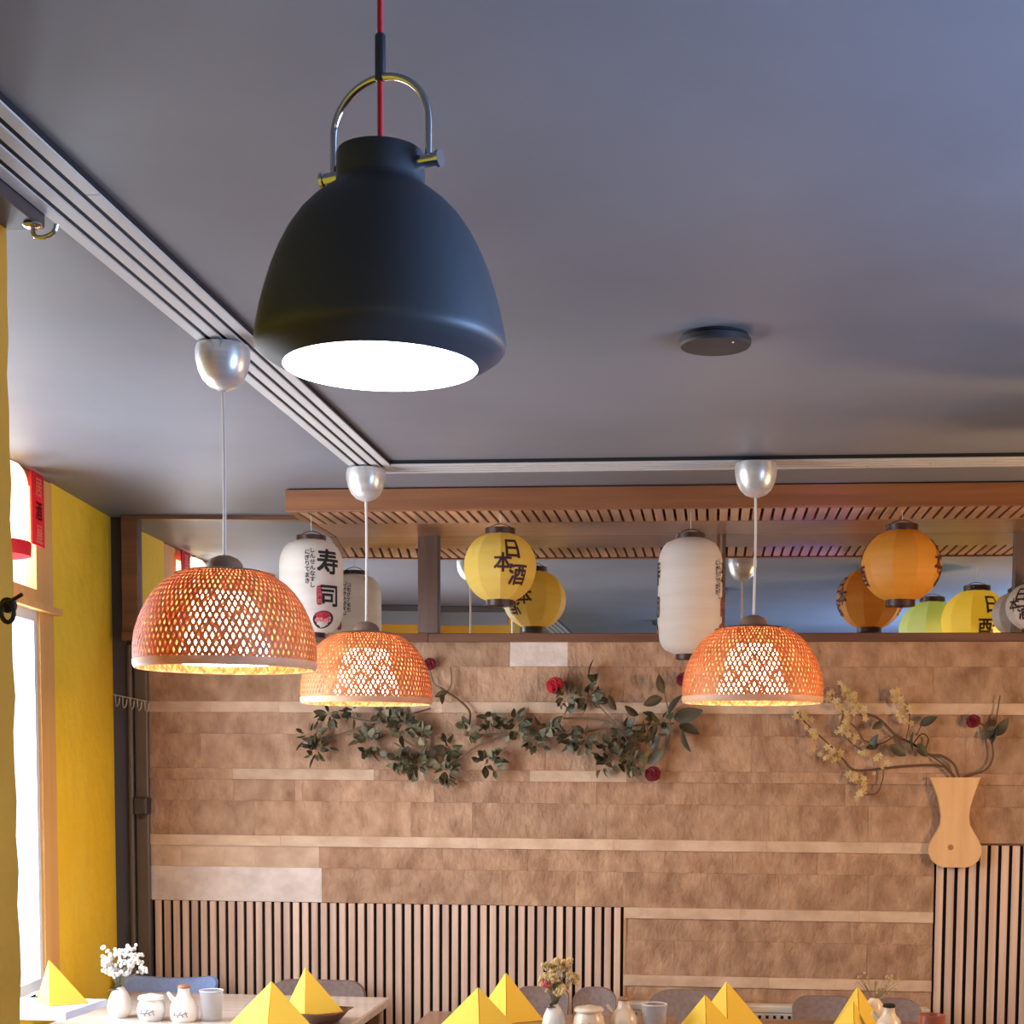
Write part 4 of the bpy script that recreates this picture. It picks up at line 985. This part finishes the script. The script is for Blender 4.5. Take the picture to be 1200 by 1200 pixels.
napkin('taller right one of the two yellow napkin pyramids in the middle', 592.5, 1140, 556, 637, 1196, 593)
napkin('lower left one of the two yellow napkin pyramids right of the middle', 826, 1166, 790, 868, 1212, 828)
napkin('taller yellow napkin pyramid right of the middle, before a wide chair', 851, 1150, 814, 896, 1203, 852)
napkin('front yellow napkin pyramid of the rightmost pair', 1000, 1172, 966, 1022, 1218, 1001)
napkin('back yellow napkin pyramid of the rightmost pair, under the pale flowers', 1004.5, 1156, 976, 1036, 1203, 1008)
# boat dish under a napkin
q0, q1 = P(341, 1190, Y=Yd), P(414, 1190, Y=Yd); w_ = (q1.x - q0.x); cx_ = (q0.x + q1.x) / 2
t = thing('boat_dish', 'dark brown boat shaped dish carrying a yellow napkin at the left', 'dish', (cx_, Yd, ZT))
mb = MB(); n = 20; vs = []
for r_, z_ in ((0.0, 0.004), (0.55, 0.004), (0.86, dz + 0.004), (1.0, dz + 0.012), (0.97, dz + 0.014), (0.8, dz), (0.0, dz - 0.003)):
    for i in range(n):
        a = 2 * PI * i / n; ex = math.copysign(abs(math.cos(a)) ** 0.8, math.cos(a))
        vs.append((cx_ + w_ / 2 * r_ * ex, Yd + 0.1 * r_ * math.sin(a), ZT + z_ + 0.012 * (abs(math.cos(a)) ** 4) * (1 if 0.7 < r_ else 0)))
fs = [(i*n+k_, i*n+(k_+1) % n, (i+1)*n+(k_+1) % n, (i+1)*n+k_) for i in range(6) for k_ in range(n)]
mb.add(vs, fs).build('bowl', M['dish_brown'], t, True)
MB().bbox((cx_ - 0.05, Yd - 0.04, ZT), (cx_ + 0.05, Yd + 0.04, ZT + 0.006), 0.001).build('foot', M['dish_brown'], t)

# ------------------------------------------------------------------ tableware
def base(px, bpy_): 
    return P(px, bpy_, Z=ZT)
def lathe_thing(name, label, cat, px, bpy_, prof, m, group=None, part='body', n=32):
    p = base(px, bpy_); u_ = mpp(p.y); t = thing(name, label, cat, p, group)
    MB().lathe([(r * u_, z_ * u_) for r, z_ in prof], p, n).build(part, m, t, True)
    return t, p, u_
def egg_vase(label, px, bpy_, s, m, flw, seed, wdt, h, pink=False, cx=0):
    t, p, u_ = lathe_thing('bud_vase', label, 'vase', px, bpy_, [(0, 0.3 * s), (9 * s, 0), (13.5 * s, 6 * s), (15 * s, 13 * s), (13.5 * s, 22 * s), (9.5 * s, 31 * s), (5.5 * s, 37 * s), (4 * s, 38 * s), (3.5 * s, 36 * s), (5 * s, 28 * s), (0, 20 * s)], m)
    f = thing('flower_sprig', flw, 'flowers', p + Vector((0, 0, 30 * s * u_)))
    r_ = random.Random(seed); top = p + Vector((0, 0, 36 * s * u_)); bl_ = MB(); st_ = MB()
    for i in range(48):
        a = r_.uniform(0, 2 * PI); rad = math.sqrt(r_.random())
        e = top + Vector(((cx + rad * math.cos(a) * wdt) * u_, r_.uniform(-0.03, 0.03), (h * (0.62 + 0.38 * rad * math.sin(a)) + r_.uniform(-3, 3)) * u_))
        midp = (top + e) / 2 + Vector((0, 0, 0.006))
        st_.tube([top - Vector((0, 0, 0.01)), midp, e], 0.0008, 4, 2)
        for j in range(4):
            bl_.ball(e + Vector((r_.uniform(-4, 4) * u_, r_.uniform(-4, 4) * u_, r_.uniform(-4, 4) * u_)), r_.uniform(1.7, 2.9) * u_, 6, 4)
    o = st_.build('stems', M['leaf_grey'], f); o['kind'] = 'stuff'
    o = bl_.build('blossoms', M['gyp'] if not pink else M['blossom'], f, True); o['kind'] = 'stuff'
    for k_ in range(2): inst(LEAF[0], 'leaf', f, Vector((0, 0, 0.006)) + Vector(((-1 if k_ else 1) * 0.008, -0.01, 0)), dirrot((-0.9 if k_ == 0 else 0.3, -0.3, 0.35 if k_ == 0 else 0.9), 0.2), 0.8)
    if pink:
        fl = MB()
        for i in range(6): fl.ball(top + Vector(((cx - wdt * 0.75 + r_.uniform(-3, 3)) * u_, -0.02, (h * 0.45 + r_.uniform(-4, 4)) * u_)), 3 * u_, 6, 4)
        fl.build('pink_flower', M['pink'], f, True)
egg_vase('white egg shaped bud vase at the left beside the lidded jar', 140.5, 1192, 1.0, M['ceramic'], 'sprig of white gypsophila in the left bud vase', 2, 30, 52, cx=6)
egg_vase('white bud vase in the middle beside the yellow napkins', 649, 1212, 0.96, M['ceramic'], 'sprig of cream flowers and a pink bloom in the middle vase', 5, 20, 58, True, cx=6)
def jar(label, px, bpy_, s, m, pm):
    t, p, u_ = lathe_thing('sugar_jar', label, 'jar', px, bpy_, [(0, 0.2), (12 * s, 0), (15.5 * s, 5 * s), (17 * s, 12 * s), (15.5 * s, 20 * s), (13 * s, 24 * s), (12.5 * s, 26 * s), (0, 26 * s)], m)
    MB().lathe([(r * s * u_, z_ * s * u_) for r, z_ in [(0, 25.6), (15.5, 25.6), (16, 27.5), (14, 30), (5, 31.5), (3.5, 32.2), (0, 32.6)]], p, 32).build('lid', m, t, True)
    brush(t, p, u_, s, 16.7, 12, pm)
def brush(t, p, u_, s, r, zc, pm):
    mb = MB()
    q = lambda a, z, o=0.3: p + Vector(((r * s + o) * u_ * math.cos(-PI / 2 + a), (r * s + o) * u_ * math.sin(-PI / 2 + a), z * s * u_))
    mb.tube([q(-0.6, zc - 3), q(-0.3, zc - 1), q(0.0, zc - 1.6), q(0.3, zc + 0.4), q(0.55, zc + 1)], 0.42 * s * u_, 4)
    for a, dz_, da in ((-0.45, 4, 0.12), (-0.2, -3.5, 0.13), (-0.05, 4.4, 0.16), (0.15, -3, 0.14), (0.32, 3.6, 0.12), (0.45, -2.6, 0.1)):
        mb.tube([q(a, zc - 1 + a * 2), q(a + da * 0.5, zc - 1 + dz_ * 0.6), q(a + da, zc - 1 + dz_)], 0.5 * s * u_, 4)
    mb.build('brush_pattern', pm, t)
def pitcher(label, px, bpy_, s, m, pm, lid):
    t, p, u_ = lathe_thing('soy_pitcher', label, 'pitcher', px, bpy_, [(0, 0.2), (14 * s, 0), (16.5 * s, 3 * s), (17 * s, 12 * s), (16 * s, 20 * s), (13 * s, 26 * s), (8.5 * s, 31 * s), (7 * s, 36 * s), (7 * s, 41 * s), (0, 41 * s)], m)
    MB().lathe([(r * s * u_, z_ * s * u_) for r, z_ in [(0, 40.6), (7.6, 40.6), (7.8, 42.5), (6, 44.5), (0, 45.5)]], p, 24).build('lid', lid, t, True)
    MB().tube([p + Vector((-11 * s * u_, 0, 24 * s * u_)), p + Vector((-16 * s * u_, 0, 29 * s * u_)), p + Vector((-20 * s * u_, 0, 35 * s * u_))], [4 * s * u_, 2 * s * u_], 10, 3).build('spout', m, t, True)
    brush(t, p, u_, s, 16.9, 11, pm)
def tumbler(label, px, bpy_, r, h):
    t, p, u_ = lathe_thing('tumbler', label, 'glass', px, bpy_, [(0, 0.3), (r * 0.86, 0.2), (r, h), (r * 0.93, h), (r * 0.8, 3), (0, 3)], M['smoky'], part='glass')
    MB().lathe([(r * 0.9 * u_, h * u_), (r * 0.99 * u_, (h + .6) * u_), (r * 1.02 * u_, h * u_), (r * 0.99 * u_, (h - .6) * u_), (r * 0.9 * u_, h * u_)], p, 32).build('rim', M['ceramic'], t, True)
jar('small white lidded jar with brush pattern right of the left vase', 177.5, 1195.5, 1.02, M['ceramic'], M['ink_blue'])
pitcher('white soy pitcher with spout and grey brush pattern at the left', 216, 1196.5, 1.0, M['ceramic'], M['ink_blue'], M['lid_brown'])
tumbler('pale glass tumbler beside the left white pitcher', 248, 1196, 14.5, 37)
jar('cream lidded jar with brown pattern in the middle', 690, 1213, 1.12, M['ceramic_cream'], M['ink_brown'])
pitcher('cream soy pitcher between jar and tumbler in the middle', 731, 1212, 1.0, M['ceramic_cream'], M['ink_brown'], M['lid_brown'])
tumbler('smoky glass tumbler beside the cream pitcher', 766, 1212, 15.5, 36)
pitcher('small pale soy bottle behind the rightmost napkins', 1041, 1219, 0.96, M['ceramic_cream'], M['ink_brown'], M['black'])
lathe_thing('small_cup', 'small reddish brown cup at the lower right corner', 'cup', 1091, 1222, [(0, 0.2), (13, 0), (15, 16), (15.5, 33), (14, 33.5), (13, 20), (0, 4)], M['red_cup'])
# sprig on the right table
p = base(1024, 1199); u_ = mpp(p.y); r_ = random.Random(9)
vt = thing('bud_vase', 'small cream vase hidden behind the rightmost napkins', 'vase', p)
MB().lathe([(0, 0.0004), (0.03, 0), (0.04, 0.03), (0.03, 0.07), (0.014, 0.09), (0.011, 0.088), (0, 0.05)], p, 24).build('body', M['ceramic_cream'], vt, True)
f = thing('flower_sprig', 'sprig of tiny pale flowers behind the rightmost napkins', 'flowers', p + Vector((0, 0, 0.085)))
st_ = MB(); bl_ = MB()
for i in range(26):
    e = p + Vector((r_.uniform(-24, 28) * u_, r_.uniform(-0.03, 0.03), (r_.uniform(36, 58)) * u_))
    st_.tube([p + Vector((0, 0, 0.075)), p + (e - p) * 0.5 + Vector((0, 0, 0.04)), e], 0.0007, 4, 2)
    for j in range(2): bl_.ball(e + Vector((r_.uniform(-3, 3) * u_, 0, r_.uniform(-3, 3) * u_)), r_.uniform(1.0, 1.7) * u_, 6, 4)
o = st_.build('stems', M['leaf_grey'], f); o['kind'] = 'stuff'
o = bl_.build('blossoms', M['blossom'], f, True); o['kind'] = 'stuff'
